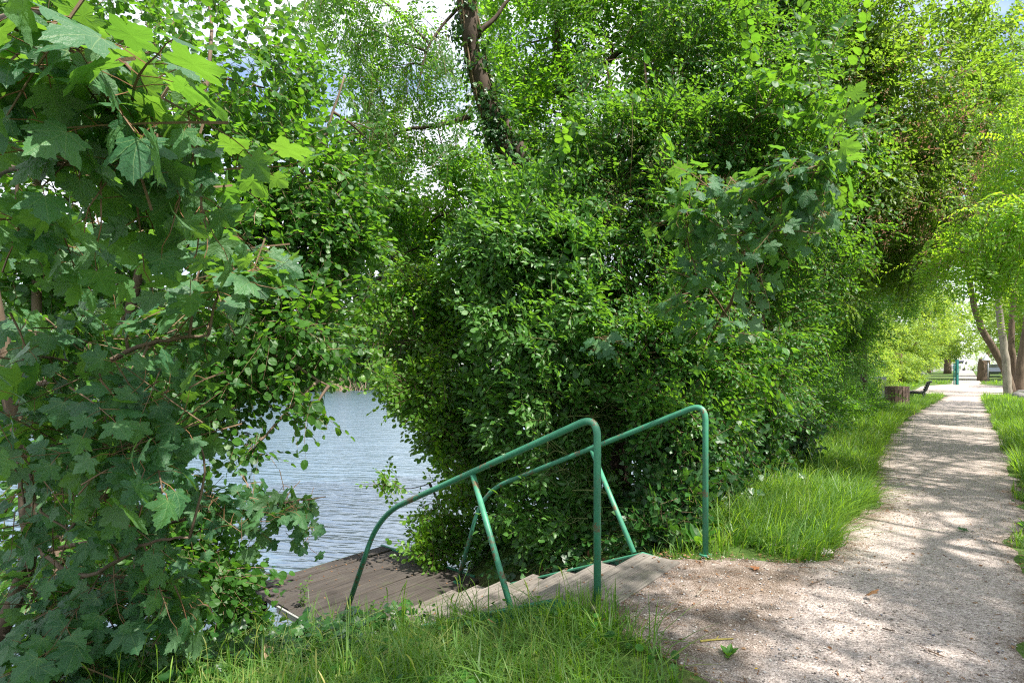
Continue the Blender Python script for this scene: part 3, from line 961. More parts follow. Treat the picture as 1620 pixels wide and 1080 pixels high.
# sycamore nearest the camera
sb = ST(.15, -4.2, -.75)
plant('sycamore_tree', 'large leaved sycamore filling the left edge, with reddish leaf stalks', 'tree', sb,
      [([sb, P(40, 900, 3.0), P(10, 600, 2.8), P(-40, 300, 2.6), P(-80, -50, 2.4)], .05, .018), ([P(10, 620, 2.8), P(130, 590, 2.4), P(230, 545, 2.3), P(330, 530, 2.3)], .016, .006), ([P(-40, 300, 2.5), P(20, 265, 1.9), P(150, 255, 1.7), P(285, 222, 1.6)], .014, .004),
       ([P(35, 850, 2.9), P(130, 910, 2.7), P(230, 860, 2.5), P(300, 850, 2.45)], .014, .005), ([P(20, 700, 2.8), P(45, 745, 2.3), P(60, 800, 2.2), P(110, 840, 2.2)], .009, .004), ([P(-60, 60, 2.3), P(40, 20, 1.6), P(150, 60, 1.5), P(240, 150, 1.5)], .012, .004),
       ([P(40, 880, 3.0), P(250, 830, 2.9), P(420, 800, 2.9), P(515, 785, 2.9)], .013, .003)],
      [CP(50, 70, 1.35, 110, 60, .25, 5, size=(.92, 1.28)), CP(120, 130, 1.40, 110, 50, .22, 5, size=(.92, 1.28)), CP(235, 185, 1.5, 100, 45, .2, 5, size=(.92, 1.28)), CP(305, 280, 1.65, 70, 45, .2, 5, size=(.92, 1.28)), CP(40, 220, 1.6, 110, 60, .3, 5, size=(.92, 1.28)), CP(180, 265, 1.8, 110, 50, .3, 5, size=(.92, 1.28)), CP(30, 370, 1.9, 100, 70, .3, 6), CP(170, 390, 2.4, 120, 60, .35, 6), CP(330, 390, 2.5, 90, 50, .3, 5),
       CP(390, 440, 2.4, 60, 40, .2, 6), CP(120, 520, 2.4, 140, 60, .4, 9), CP(280, 520, 2.5, 90, 50, .3, 8), CP(40, 560, 2.2, 90, 80, .3, 9), CP(210, 625, 2.15, 95, 45, .25, 10), CP(120, 690, 2.3, 120, 60, .3, 11), CP(240, 735, 2.2, 85, 50, .25, 9), CP(40, 800, 2.5, 100, 70, .3, 8), CP(170, 830, 2.6, 110, 60, .35, 9),
       CP(250, 920, 2.8, 110, 60, .35, 13), CP(100, 940, 2.8, 130, 60, .35, 15), CP(190, 1010, 2.8, 130, 55, .35, 15), CP(40, 1040, 2.8, 100, 55, .3, 11), CP(310, 680, 2.4, 50, 40, .25, 4),
       CP(400, 800, 2.9, 75, 22, .2, 8, sp='maple', limbs=0), CP(465, 800, 2.9, 42, 18, .12, 4, sp='maple', limbs=0), CP(490, 825, 2.9, 20, 10, .1, 2, sp='maple', limbs=0), CP(300, 790, 2.8, 60, 40, .25, 7, sp='maple', limbs=0)],
      'sycamore', 'sycamore', 'bark', 104, mult=1.2, size=(.72, 1.12), thr=-9, lift=-.1, out=.45, rand=.9, up=1.0, shell=.05, limbs=1, limb_r=.0055, length=.4)

# riverside shrub, the left end of the green wall
rb = ST(6.2, -4.4, -.95)
plant('riverside_shrub', 'yellow green shrub leaning over the water at the left end of the green wall', 'shrub', rb,
      [([rb, P(720, 760, 6.7), P(690, 600, 6.5), P(650, 480, 6.4)], .04, .012), ([rb, P(760, 700, 6.8), P(740, 520, 6.8), P(720, 380, 6.8)], .04, .012), ([P(690, 760, 6.5), P(650, 772, 6.2), P(575, 768, 6.0)], .007, .002)],
      [CP(630, 545, 6.4, 55, 50, .5, 110), CP(645, 605, 6.3, 40, 40, .45, 100), CP(690, 600, 6.5, 70, 80, .6, 180), CP(695, 670, 6.3, 32, 38, .4, 70), CP(715, 730, 6.5, 48, 66, .5, 140), CP(695, 800, 6.4, 36, 42, .4, 80), CP(725, 840, 6.8, 55, 50, .35, 100), CP(688, 850, 6.3, 30, 20, .3, 40), CP(690, 870, 6.2, 40, 22, .3, 45),
       CP(608, 765, 6.0, 34, 22, .15, 8, shell=.1, limbs=1), CP(720, 480, 6.8, 90, 80, .6, 190), CP(640, 450, 6.8, 60, 55, .5, 80)],
      'river', 'river', 'bark_dark', 105, mult=1.9, face=FACE, thr=-.3)

# dogwood in the middle, facing the camera
db = ST(6.0, -3.4, -.45)
stems = [([db + [k * .08, 0, 0], P(760 + k * 22, 720, 6.5), P(770 + k * 26, 560, 6.4 - k * .05), P(780 + k * 28, 420, 6.2)], .022, .007) for k in range(-1, 6)]
stems += [([ST(4.75, -2.9, -.4), P(872, 800, 5.45), P(868, 640, 5.35), P(874, 520, 5.3), P(872, 430, 5.3)], .011, .006), ([ST(5.1, -2.9, -.4), P(862, 780, 5.6), P(858, 860, 5.55)], .012, .01)]


def buds(us, n):
    def f(root, base, r, allp):
        B = Buf()
        for (u, v, d, ru, rv) in us:
            fill(B, SP['panicle'], P(u, v, d), np.array([ru * d / F, .3, rv * d / F]), n, r, size=(.35, .6), shell=.6, lift=.5, thr=-9, length=.1)
        B.build('flower_clusters', [M['yellow_bud']], root, base)
    return f


plant('dogwood_shrub', 'tall dogwood with pale sunlit leaves and cream buds right behind the far handrail', 'shrub', db, stems,
      [CP(850, 340, 6.0, 110, 60, .5, 230), CP(790, 400, 6.1, 90, 60, .5, 180), CP(900, 400, 5.8, 90, 65, .5, 190), CP(820, 490, 5.9, 100, 60, .5, 190), CP(920, 500, 5.6, 90, 70, .5, 190), CP(800, 590, 6.1, 80, 65, .5, 130), CP(890, 590, 5.7, 90, 60, .45, 170), CP(850, 660, 5.8, 110, 50, .45, 180), CP(760, 680, 6.5, 60, 60, .4, 90),
       CP(950, 660, 5.4, 60, 60, .4, 120), CP(900, 740, 5.5, 80, 50, .4, 160), CP(810, 760, 6.2, 60, 45, .35, 90), CP(860, 810, 5.6, 90, 40, .4, 150), CP(960, 780, 5.1, 60, 50, .35, 120), CP(920, 850, 5.35, 60, 30, .3, 90), CP(790, 850, 6.3, 55, 32, .25, 70), CP(990, 830, 4.9, 30, 30, .25, 45),
       CP(800, 375, 5.6, 60, 40, .3, 60), CP(860, 540, 5.3, 70, 30, .25, 45), CP(800, 660, 5.7, 60, 22, .2, 20), CP(900, 720, 5.2, 70, 70, .12, 42), CP(840, 760, 5.55, 55, 60, .12, 32), CP(962, 740, 4.9, 36, 70, .1, 30), CP(880, 620, 5.3, 90, 50, .12, 34), CP(930, 820, 5.1, 50, 40, .1, 22), CP(850, 480, 5.5, 120, 130, .3, 12, sp='alder', limbs=3)],
      'dogwood', 'dogwood', 'green_twig', 106, mult=1.6, twig='green_twig', face=FACE, extra=buds([(930, 340, 5.7, 90, 50), (1000, 250, 5.7, 80, 60)], 40), parts=('stems', 'foliage'), limb_r=.008, thr=-.3)

# privet and field maple thicket, right of the dogwood
pb = ST(7.2, -3.3, -.4)
plant('privet_shrub', 'tall small leaved privet thicket rising above the dogwood', 'shrub', pb,
      [([pb + [k * .15, 0, 0], P(1000 + k * 50, 560, 6.6), P(980 + k * 55, 330, 6.5), P(960 + k * 60, 100, 6.6)], .035, .012) for k in range(5)],
      [CP(1030, 110, 6.6, 120, 90, .7, 270), CP(1140, 90, 6.6, 90, 100, .7, 190), CP(960, 230, 6.3, 90, 70, .6, 190), CP(1060, 230, 6.2, 100, 80, .6, 240), CP(1160, 220, 6.3, 80, 90, .6, 190), CP(1000, 330, 6.0, 90, 70, .6, 210), CP(1100, 350, 6.0, 100, 80, .6, 230), CP(1020, 440, 5.8, 90, 70, .5, 200), CP(1120, 470, 5.9, 90, 70, .5, 210),
       CP(1020, 550, 5.5, 80, 70, .5, 180), CP(1110, 570, 5.7, 90, 70, .5, 190), CP(1030, 650, 5.2, 70, 60, .4, 150), CP(1110, 660, 5.5, 70, 60, .4, 140), CP(1080, 0, 6.8, 160, 70, .8, 220), CP(1220, 350, 6.6, 90, 90, .6, 190), CP(1220, 500, 6.6, 80, 80, .6, 170), CP(900, 300, 6.5, 60, 50, .5, 90), CP(1190, 600, 6.3, 70, 70, .5, 140), CP(970, 500, 5.9, 60, 60, .4, 90), CP(1250, 180, 6.4, 70, 90, .6, 130), CP(1300, 90, 7.0, 70, 90, .7, 110), CP(1310, 230, 7.0, 70, 80, .7, 110), CP(1335, 350, 7.4, 70, 70, .7, 110), CP(1290, 430, 7.2, 60, 60, .6, 90), CP(975, 410, 5.9, 60, 80, .4, 80, thr=-9), CP(965, 310, 6.1, 60, 70, .4, 80, thr=-9), CP(985, 480, 5.8, 40, 50, .3, 45, thr=-9), CP(890, 240, 7.4, 60, 50, .4, 60, thr=-9), CP(1000, 300, 5.7, 190, 190, .4, 16, sp='alder', limbs=3), CP(1150, 560, 5.3, 100, 100, .3, 9, sp='alder', limbs=3), CP(1300, 140, 5.6, 60, 70, .3, 9, sp='alder', limbs=4), CP(1330, 260, 5.6, 50, 60, .3, 7, sp='alder', limbs=4), CP(1230, 150, 5.4, 60, 90, .3, 8, sp='alder', limbs=4)],
      'privet', 'privet', 'twig', 107, mult=2.1, face=FACE, parts=('stems', 'foliage'), limb_r=.009, thr=-.28)

# second ivy trunk
iv = [ST(9.3, -3.0, -.2), P(1180, 380, 8.0), P(1205, 120, 7.7), P(1225, -20, 7.6), P(1240, -220, 7.5)]


def iv_extra(root, base, r, allp):
    B = Buf(); ivy_on(iv, .2, 1500, r, B, (.7, 1.25), .28)
    B.build('ivy', [M['ivy'], M['twig']], trunk_of(root), base)


plant('ivy_clad_tree', 'upright tree trunk thickly covered in dark ivy behind the privet', 'tree', iv[0], [(iv, .2, .14)],
      [CP(1200, -110, 7.6, 160, 90, 1.0, 220), CP(1320, -60, 7.5, 120, 90, 1, 160), CP(1210, 40, 8.0, 90, 70, .7, 120)], 'elm', 'elm', 'bark_dark', 108, mult=2.0, extra=iv_extra)

# low ivy and bramble at the hedge foot
lb = ST(5.6, -2.4, -.02)
plant('ivy_bush', 'dark glossy ivy bush at the hedge foot beside the far handrail post', 'shrub', lb,
      [([lb + [k * .3, k * .25, 0], lb + [k * .3 - .05, k * .3, .4], lb + [k * .32, k * .3 + .1, .9]], .014, .006) for k in range(4)],
      [CP(1075, 700, 5.2, 60, 55, .4, 150), CP(1140, 700, 5.8, 55, 55, .4, 140), CP(1070, 780, 4.85, 50, 40, .3, 110), CP(1120, 750, 5.2, 50, 40, .3, 110), CP(1190, 680, 6.6, 55, 50, .4, 120), CP(1190, 740, 6.4, 45, 32, .3, 90), CP(1250, 690, 7.6, 40, 40, .4, 90), CP(1040, 830, 4.6, 30, 25, .2, 40)],
      'ivy', 'ivy', 'twig', 109, mult=2.0, face=FACE, parts=('stems', 'foliage'), limb_r=.006, up=.2, thr=-.4)

# alders standing behind the thicket, closing the view to the river
for i, (s, t, lab, cl) in enumerate((
    (10.5, -5.6, 'dark alder behind the dogwood, closing the view to the river', [(760, 560, 10.5, 90, 120), (860, 480, 10, 110, 120), (960, 560, 10, 120, 120), (860, 680, 9.5, 130, 90), (980, 420, 10, 120, 120), (760, 700, 9.5, 70, 80), (960, 720, 9, 110, 70), (960, 320, 10, 100, 90), (870, 300, 10, 90, 80), (700, 400, 9.4, 90, 80), (660, 500, 9, 70, 70), (600, 440, 9.5, 60, 70), (590, 540, 9.5, 45, 40), (600, 340, 9.5, 60, 70)]),
    (14.5, -5.8, 'dark alder behind the privet thicket and ivy clad trunk', [(1100, 480, 11.5, 110, 140), (1200, 420, 12, 110, 160), (1100, 640, 11, 110, 80), (1210, 600, 12, 100, 100), (1120, 280, 11.5, 130, 140), (1240, 250, 12, 120, 150), (1010, 250, 11, 110, 120), (1150, 80, 11.5, 200, 110)]))):
    b = ST(s, t, -1.2)
    plant('alder_tree', lab, 'tree', b, [([b, b + [0, 0, 2.5], P(cl[1][0], cl[1][1], cl[1][2]), P(cl[-2][0], cl[-2][1], cl[-2][2])], .12, .04)], [CP(u, v, d, ru, rv, 1.1, 190) for u, v, d, ru, rv in cl], 'alder', 'hedge', 'bark_dark', 120 + i, mult=1.3, face=FACE, thr=-.5, length=.5)

# young sycamore bough reaching out of the wall
yb = ST(7.4, -2.9, -.2)
plant('young_sycamore', 'young sycamore with broad lobed leaves reaching out of the green wall', 'tree', yb,
      [([yb, P(1120, 560, 5.6), P(1160, 470, 4.9), P(1190, 350, 4.1), P(1260, 290, 3.9)], .022, .007), ([P(1150, 500, 5.1), P(1100, 420, 4.5), P(1080, 350, 4.2)], .01, .005), ([P(1135, 540, 5.4), P(1000, 560, 5.2), P(960, 540, 5.1)], .009, .004)],
      [CP(1170, 300, 4.0, 110, 16, .3, 15), CP(1090, 345, 4.2, 70, 16, .3, 9), CP(1265, 268, 3.8, 75, 18, .25, 12), CP(1190, 375, 4.0, 85, 18, .3, 9), CP(1300, 320, 3.9, 50, 14, .2, 6), CP(1195, 445, 4.1, 50, 16, .2, 4), CP(1100, 430, 4.4, 50, 35, .25, 8), CP(960, 550, 5.0, 26, 40, .2, 8), CP(1130, 520, 5.0, 40, 30, .25, 6), CP(1085, 480, 4.8, 30, 30, .25, 5)],
      'sycamore', 'sycamore', 'twig', 110, mult=.95, size=(.8, 1.15), thr=-9, lift=-.15, out=.5, rand=.8, up=1.0, shell=.05, limbs=1, limb_r=.005, length=.4)


# olive tinted tree with pink flower heads
def pan(root, base, r, allp):
    B = Buf()
    for (u, v, d, ru, rv, n) in ((1440, 260, 8.2, 110, 130, 120), (1380, 330, 8.4, 90, 80, 60), (1500, 330, 9.0, 80, 110, 110), (1540, 200, 9.5, 60, 110, 90), (1420, 160, 8.0, 100, 90, 60), (1470, 400, 9.5, 40, 40, 25)):
        fill(B, SP['panicle'], P(u, v, d), np.array([ru * d / F, .7, rv * d / F]), n, r, size=(.9, 1.8), shell=.75, lift=.2, thr=-9, length=.1)
    B.build('flower_heads', [M['panicle']], root, base)


ob = ST(12.0, -3.6, -.3)
plant('flowering_tree', 'olive green tree with pinkish flower heads arching over the path', 'tree', ob,
      [([ob, ST(12, -3.4, 2.2), P(1370, 260, 9.2), P(1420, 60, 9)], .12, .04), ([ST(12, -3.5, 1.5), P(1440, 330, 9.6), P(1540, 180, 9.8)], .07, .02), ([ST(12, -3.5, 2), P(1300, 200, 8.6), P(1300, 20, 8.4)], .06, .02)],
      [CP(1330, 120, 8.4, 90, 100, .9, 330), CP(1420, 130, 8.6, 90, 100, .9, 330), CP(1330, 270, 8.6, 80, 80, .8, 260), CP(1420, 280, 8.8, 80, 80, .8, 290), CP(1500, 180, 9.2, 80, 110, .9, 300), CP(1490, 320, 9.6, 70, 70, .8, 230), CP(1380, 390, 9.6, 80, 70, .8, 230), CP(1460, 420, 10, 60, 45, .6, 150), CP(1560, 290, 9.8, 50, 80, .8, 150), CP(1290, 20, 8.4, 110, 80, .9, 230),
       CP(1430, 0, 8.8, 130, 60, .9, 230), CP(1560, 90, 9.6, 60, 80, .9, 130), CP(1290, 420, 9.0, 70, 70, .7, 190)],
      'olive', 'olive', 'bark', 112, mult=2.5, extra=pan, face=FACE, thr=-.2)

# hedge shrubs receding along the path
HL = ['bushy hazel green shrub of the hedge, just beyond the dark ivy bush', 'dense dark shrub of the hedge, in the middle of the receding row', 'dense shrub of the hedge, where the grass verge starts to narrow', 'last tall shrub of the hedge before the wooden litter bin']
for i, (s, t, h, lab) in enumerate(((10.2, -3.7, 4.6, HL[0]), (13.8, -3.6, 4.4, HL[1]), (17.8, -3.6, 4.6, HL[2]), (22.0, -3.9, 4.8, HL[3]))):
    b = ST(s, t, -.3); r = np.random.default_rng(200 + i)
    cl = []
    for j in range(15):
        a = r.uniform(-1.9, 1.9); z = r.uniform(.1, 1) ** .8 * h
        rad = 1.25 + .5 * (z / h)
        c = ST(s + a, t + r.uniform(-.2, 1.15) + .45 * smooth(1.8, 4, z), max(.35, z))
        cl.append((c, np.array([.75, .75, .6]) * r.uniform(.8, 1.25), 105 if i < 2 else 90, {}))
    for a in (-1.5, -.5, .5, 1.5):
        cl.append((ST(s + a, t + 1.05 + r.uniform(-.15, .2), .45), np.array([.6, .6, .5]), 70, {}))
    plant('hedge_shrub', lab, 'shrub', b, [([b + [k * .2, 0, 0], b + [k * .3, .1, 1.5], b + [k * .5, .1, h * .8]], .05, .015) for k in (-1, 0, 1)], cl, 'hedge', 'hedge', 'bark_dark', 210 + i, mult=2.2, group='shrubs of the hedge along the path', face=FACE, size=(.8, 1.25), limbs=4, thr=-.3)

# arching bough trees further on, over the path
for i, (s, t, zz, lab) in enumerate(((17.5, -2.6, 4.4, 'tree arching over the path above the hedge, its drooping twigs in shade'), (25, -3.6, 4.2, 'dark leaved tree standing behind the bin and bench'), (20.5, -1.6, 6.2, 'tall tree whose leafy top closes the sky above the arch of the path'))):
    b = ST(s, t - .9, -.2); r = np.random.default_rng(230 + i)
    cl = [(ST(s + r.uniform(-2, 2), t + r.uniform(-.6, 2.6 if i < 2 else 3.6), zz + r.uniform(-.5, 2.6)), np.array([1.1, 1.1, .7]) * r.uniform(.8, 1.2), 110, {}) for j in range(12 if i < 2 else 20)]
    plant('arching_tree', lab, 'tree', b, [([b, b + [0, 0, 2], ST(s, t - .5, zz), ST(s, t + 1.6, zz + 1)], .13, .04)], cl, 'hedge', 'hedge', 'bark_dark', 240 + i, mult=2.4, face=FACE, size=(.9, 1.4), lift=-.35, thr=-.15)

# locusts on the right side of the path; the first stands just out of the picture and shades it
def canopy(s0, t0, n, r, zlo, zhi, ds, dt, k):
    return [(ST(s0 + r.uniform(-ds, ds), t0 + r.uniform(-dt, dt), r.uniform(zlo, zhi)), np.array([1.15, 1.15, .55]) * r.uniform(.8, 1.3), k, {}) for _ in range(n)]


r = np.random.default_rng(300)
lb1 = ST(7.5, 3.0, 0)
plant('locust_tree', 'bright feathery locust fronds hanging over the path at the right edge', 'tree', lb1,
      [([lb1, lb1 + [.1, .1, 2.5], lb1 + [-.4, .4, 5], lb1 + [-1.5, .3, 8]], .17, .05), ([lb1 + [-.2, .2, 3.6], P(1700, 300, 6.0), P(1580, 345, 6.0), P(1510, 395, 6.2)], .04, .008)],
      [CP(1590, 380, 4.6, 50, 30, .35, 20), CP(1560, 440, 5.0, 40, 16, .3, 9), CP(1620, 450, 4.8, 30, 34, .3, 12), CP(1570, 350, 5.6, 55, 24, .4, 22), CP(1605, 400, 5.8, 40, 30, .4, 22), CP(1540, 400, 6.2, 45, 18, .35, 14), CP(1625, 330, 5.5, 50, 30, .4, 20), CP(1615, 240, 6.0, 40, 50, .5, 20), CP(1500, 430, 6.6, 25, 10, .3, 5), CP(1640, 120, 6.2, 60, 110, .7, 26)],
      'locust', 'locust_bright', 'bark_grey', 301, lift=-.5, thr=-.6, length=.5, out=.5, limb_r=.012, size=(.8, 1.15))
SHL = ['broad unseen tree behind the viewer, added to shade the path', 'unseen tree just right of the picture, added to shade the path', 'tree added at the right verge to shade the path, beyond the nearest bright fronds', 'tree added in the middle of the right verge to shade the path', 'tree added on the right verge nearest the clearing to shade the path']
for i, (s, t) in enumerate(((-.6, 5.4), (5.0, 5.8), (12.0, 6.0), (20, 5.2), (28, 5.4))):  # row added to shade and dapple the path, mostly out of view
    b = ST(s, t, 0); r = np.random.default_rng(310 + i)
    def clear(c):  # shifts crown clumps aside so sun reaches the stairs and shrubs
        a_, b_ = PX * c[0] + PY * c[1], PY * c[0] - PX * c[1]
        return c + (ST(0, 1.7) if 2.5 < a_ < 6.4 and b_ < 5.4 else 0)
    cl = [(clear(ST(s + r.uniform(-3.8, 3.8), t - 1.2 + (r.uniform(-1.1, 3.2) if i < 3 else r.uniform(-3.4, 2.6)), r.uniform(6.4, 9.2))), np.array([1.2, 1.2, .6]) * r.uniform(.7, 1.25), 95, {}) for _ in range(26)]
    plant('added_shade_tree', SHL[i], 'tree', b, [([b, b + [.1, .1, 2], b + [-.2, .3, 4.5], b + [-.6, .5, 7.8]], .2, .06), ([b + [-.1, .2, 3.4], ST(s + .5, t - 2, 6), ST(s + 1, t - 3.4, 7.5)], .05, .012)], cl, 'hedge', 'elm', 'bark_grey', 320 + i, group='trees added along the right verge for shade', size=(1.2, 1.8), limbs=3, length=.5, thr=(-.02 if i < 2 else -.2))

# trunks at the right, by the clearing
def trunk_tree(lab, pts, r0, r1, crown, seed, bark='bark_grey'):
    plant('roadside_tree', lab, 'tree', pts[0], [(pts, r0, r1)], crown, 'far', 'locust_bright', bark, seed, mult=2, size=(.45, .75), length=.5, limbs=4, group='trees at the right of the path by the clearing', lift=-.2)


def G(u, d):
    p = P(u, 588, d); p[2] = -.05; return p


trunk_tree('leaning tree trunk at the path edge, bent over to the left', [G(1603, 29), P(1592, 590, 29), P(1574, 555, 29), P(1556, 525, 29), P(1543, 490, 29), P(1532, 440, 29)], .21, .12, [(P(1520, 420, 28.5), np.array([2.0, 1.6, 1.2]), 120, {}), (P(1560, 400, 29), np.array([2.2, 2, 1.2]), 140, {})], 401, 'bark')
trunk_tree('pale straight tree trunk right beside the leaning trunk', [G(1594, 27.5), P(1593, 590, 27.5), P(1588, 545, 27.5), P(1580, 480, 27.5), P(1584, 400, 27.5)], .185, .13, [(P(1590, 400, 27.5), np.array([2.3, 2, 1.4]), 160, {}), (P(1620, 430, 27), np.array([1.6, 1.6, 1.2]), 90, {})], 402)
trunk_tree('darker slim tree trunk behind the pale straight trunk', [G(1608, 31), P(1604, 580, 31), P(1600, 540, 31), P(1604, 450, 31)], .19, .13, [(P(1640, 380, 31), np.array([2.3, 2, 1.5]), 140, {})], 403, 'bark')
trunk_tree('tree trunk cut off by the right edge of the picture', [G(1617, 30), P(1613, 610, 30), P(1620, 550, 30), P(1632, 470, 30)], .30, .2, [(P(1650, 420, 30), np.array([2.2, 2, 1.5]), 120, {})], 404, 'bark')


# sunlit trees beyond the clearing
def round_tree(name, lab, base, h, w, sp, leaf, bark, seed, n=14, k=60, group=None, size=(.8, 1.2), low=.12):
    r = np.random.default_rng(seed); base = np.asarray(base, float)
    cl = []
    for j in range(n):
        a = r.uniform(0, 6.28); z = low + (1 - low) * r.uniform(0, 1); rad = w * (1 - abs(z - .5) * 1.1) * r.uniform(.25, .9)
        cl.append((base + [cos(a) * rad, sin(a) * rad, z * h * .92], np.array([w * .42, w * .42, h * .11]) * r.uniform(.8, 1.25), k, {}))
    return plant(name, lab, 'tree', base, [([base, base + [.1, 0, h * .4], base + [.2, .1, h * .85]], w * .075, w * .02)], cl, sp, leaf, bark, seed, group=group, size=size, mult=1.8, length=.9, limbs=3, limb_r=.03, thr=-.2)


SG = 'sunlit trees beyond the clearing'
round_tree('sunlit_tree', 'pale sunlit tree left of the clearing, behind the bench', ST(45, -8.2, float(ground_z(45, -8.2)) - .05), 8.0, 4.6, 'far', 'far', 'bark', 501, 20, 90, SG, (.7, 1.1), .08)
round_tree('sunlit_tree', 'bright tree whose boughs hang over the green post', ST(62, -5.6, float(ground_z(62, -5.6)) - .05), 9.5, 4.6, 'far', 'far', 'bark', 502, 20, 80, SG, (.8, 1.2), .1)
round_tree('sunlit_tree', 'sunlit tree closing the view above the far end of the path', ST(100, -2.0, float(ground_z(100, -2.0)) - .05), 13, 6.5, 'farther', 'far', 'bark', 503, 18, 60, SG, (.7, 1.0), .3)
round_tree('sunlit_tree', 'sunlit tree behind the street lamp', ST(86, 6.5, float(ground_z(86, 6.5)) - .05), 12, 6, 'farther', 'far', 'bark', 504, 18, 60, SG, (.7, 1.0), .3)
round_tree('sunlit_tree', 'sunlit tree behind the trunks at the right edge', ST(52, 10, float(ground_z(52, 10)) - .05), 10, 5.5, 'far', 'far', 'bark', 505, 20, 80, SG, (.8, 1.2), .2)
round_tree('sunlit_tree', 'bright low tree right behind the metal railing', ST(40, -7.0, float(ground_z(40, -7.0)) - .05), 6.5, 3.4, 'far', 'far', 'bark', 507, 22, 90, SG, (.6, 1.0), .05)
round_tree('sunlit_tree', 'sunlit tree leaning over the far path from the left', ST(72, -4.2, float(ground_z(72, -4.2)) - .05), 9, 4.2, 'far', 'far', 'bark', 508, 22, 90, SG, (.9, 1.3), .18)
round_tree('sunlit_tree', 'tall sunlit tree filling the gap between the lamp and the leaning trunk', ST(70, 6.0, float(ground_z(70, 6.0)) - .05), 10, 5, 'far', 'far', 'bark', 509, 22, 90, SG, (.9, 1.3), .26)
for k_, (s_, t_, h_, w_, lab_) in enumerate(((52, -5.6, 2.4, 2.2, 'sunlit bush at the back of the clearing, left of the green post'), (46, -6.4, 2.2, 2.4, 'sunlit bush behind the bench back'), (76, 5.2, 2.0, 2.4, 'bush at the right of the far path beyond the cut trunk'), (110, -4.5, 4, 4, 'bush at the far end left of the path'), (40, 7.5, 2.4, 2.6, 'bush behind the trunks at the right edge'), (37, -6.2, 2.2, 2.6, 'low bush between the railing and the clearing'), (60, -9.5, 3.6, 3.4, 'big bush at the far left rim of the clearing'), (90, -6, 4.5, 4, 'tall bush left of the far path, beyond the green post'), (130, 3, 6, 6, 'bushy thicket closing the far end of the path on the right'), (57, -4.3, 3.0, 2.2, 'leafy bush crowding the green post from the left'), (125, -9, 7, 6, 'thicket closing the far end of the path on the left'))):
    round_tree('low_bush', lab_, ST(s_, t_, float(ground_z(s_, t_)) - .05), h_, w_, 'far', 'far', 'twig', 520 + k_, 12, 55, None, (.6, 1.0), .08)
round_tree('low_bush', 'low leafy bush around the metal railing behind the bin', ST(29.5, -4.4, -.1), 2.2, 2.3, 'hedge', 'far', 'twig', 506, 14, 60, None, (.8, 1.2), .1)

# far bank
proto = round_tree('far_bank_tree', 'x', ST(20, -76, -.2), 11, 5.5, 'farther', 'bank', 'bark_dark', 601, 24, 75, 'trees on the far bank', (.7, 1.1), .02)
FB = ['tree on the far bank beside the gap over the water, nearest the brushwood', 'tree on the far bank behind the sycamore leaves at far left', 'rounded tree on the far bank, second from the left', 'tree on the far bank behind the hazel leaves', 'tree on the far bank in the middle of the row', 'broad tree on the far bank left of the gap', 'tall tree on the far bank seen through the gap', 'tree on the far bank partly behind the riverside shrub', 'tree on the far bank hidden mostly by the green wall', 'rightmost tree on the far bank']
for i, s in enumerate((45, 6, 13, 20, 27, 33, 39.5, 52, 59, 67)):
    if i == 0:
        proto.location = [float(q) for q in ST(s, -75.5, -.2)]; proto['label'] = FB[0]
    else:
        copy_tree(proto, ST(s, -76 + (i % 3) * 1.2, -.2), i * 1.3, (.85, 1.1, .95, 1.2)[i % 4], FB[i])
fb = round_tree('far_bank_bush', 'dark bush at the far water line just left of the brushwood', ST(39.5, -68.9, -1.5), 3.8, 3.0, 'farther', 'bank', 'bark_dark', 640, 16, 45, 'bushes along the far water line', (.6, .9), .02)
for i, (s_, lab_) in enumerate(((36, 'rounded bush at the far water line, second left of the brushwood'), (32.5, 'bush at the far water line below the hazel leaves'), (47.5, 'bush at the far water line just right of the brushwood'), (51.5, 'bush at the far water line beside the riverside shrub'))):
    copy_tree(fb, ST(s_, -68.9 - .4 * (i % 2), -1.5), 1 + i * 1.7, (.9, 1.1, .85, 1.05)[i], lab_)
B = Buf(); r = np.random.default_rng(62); c0 = ST(43.5, -68.6, -1.4)
for k in range(120):
    a = c0 + [r.normal(0, 1.6), r.normal(0, 1.0), 0]; b = a + [r.normal(0, .8), r.normal(0, .8), r.uniform(.6, 2.2)]
    limb(B, a, b, .035, .012, r, n=4, sides=3)
tag(B.build('brushwood', plain('dead brushwood', (.30, .20, .15), .8)), 'pinkish brown dead brushwood at the water line of the far bank', 'brushwood')

# ---------------------------------------------------------------- grass and ground cover

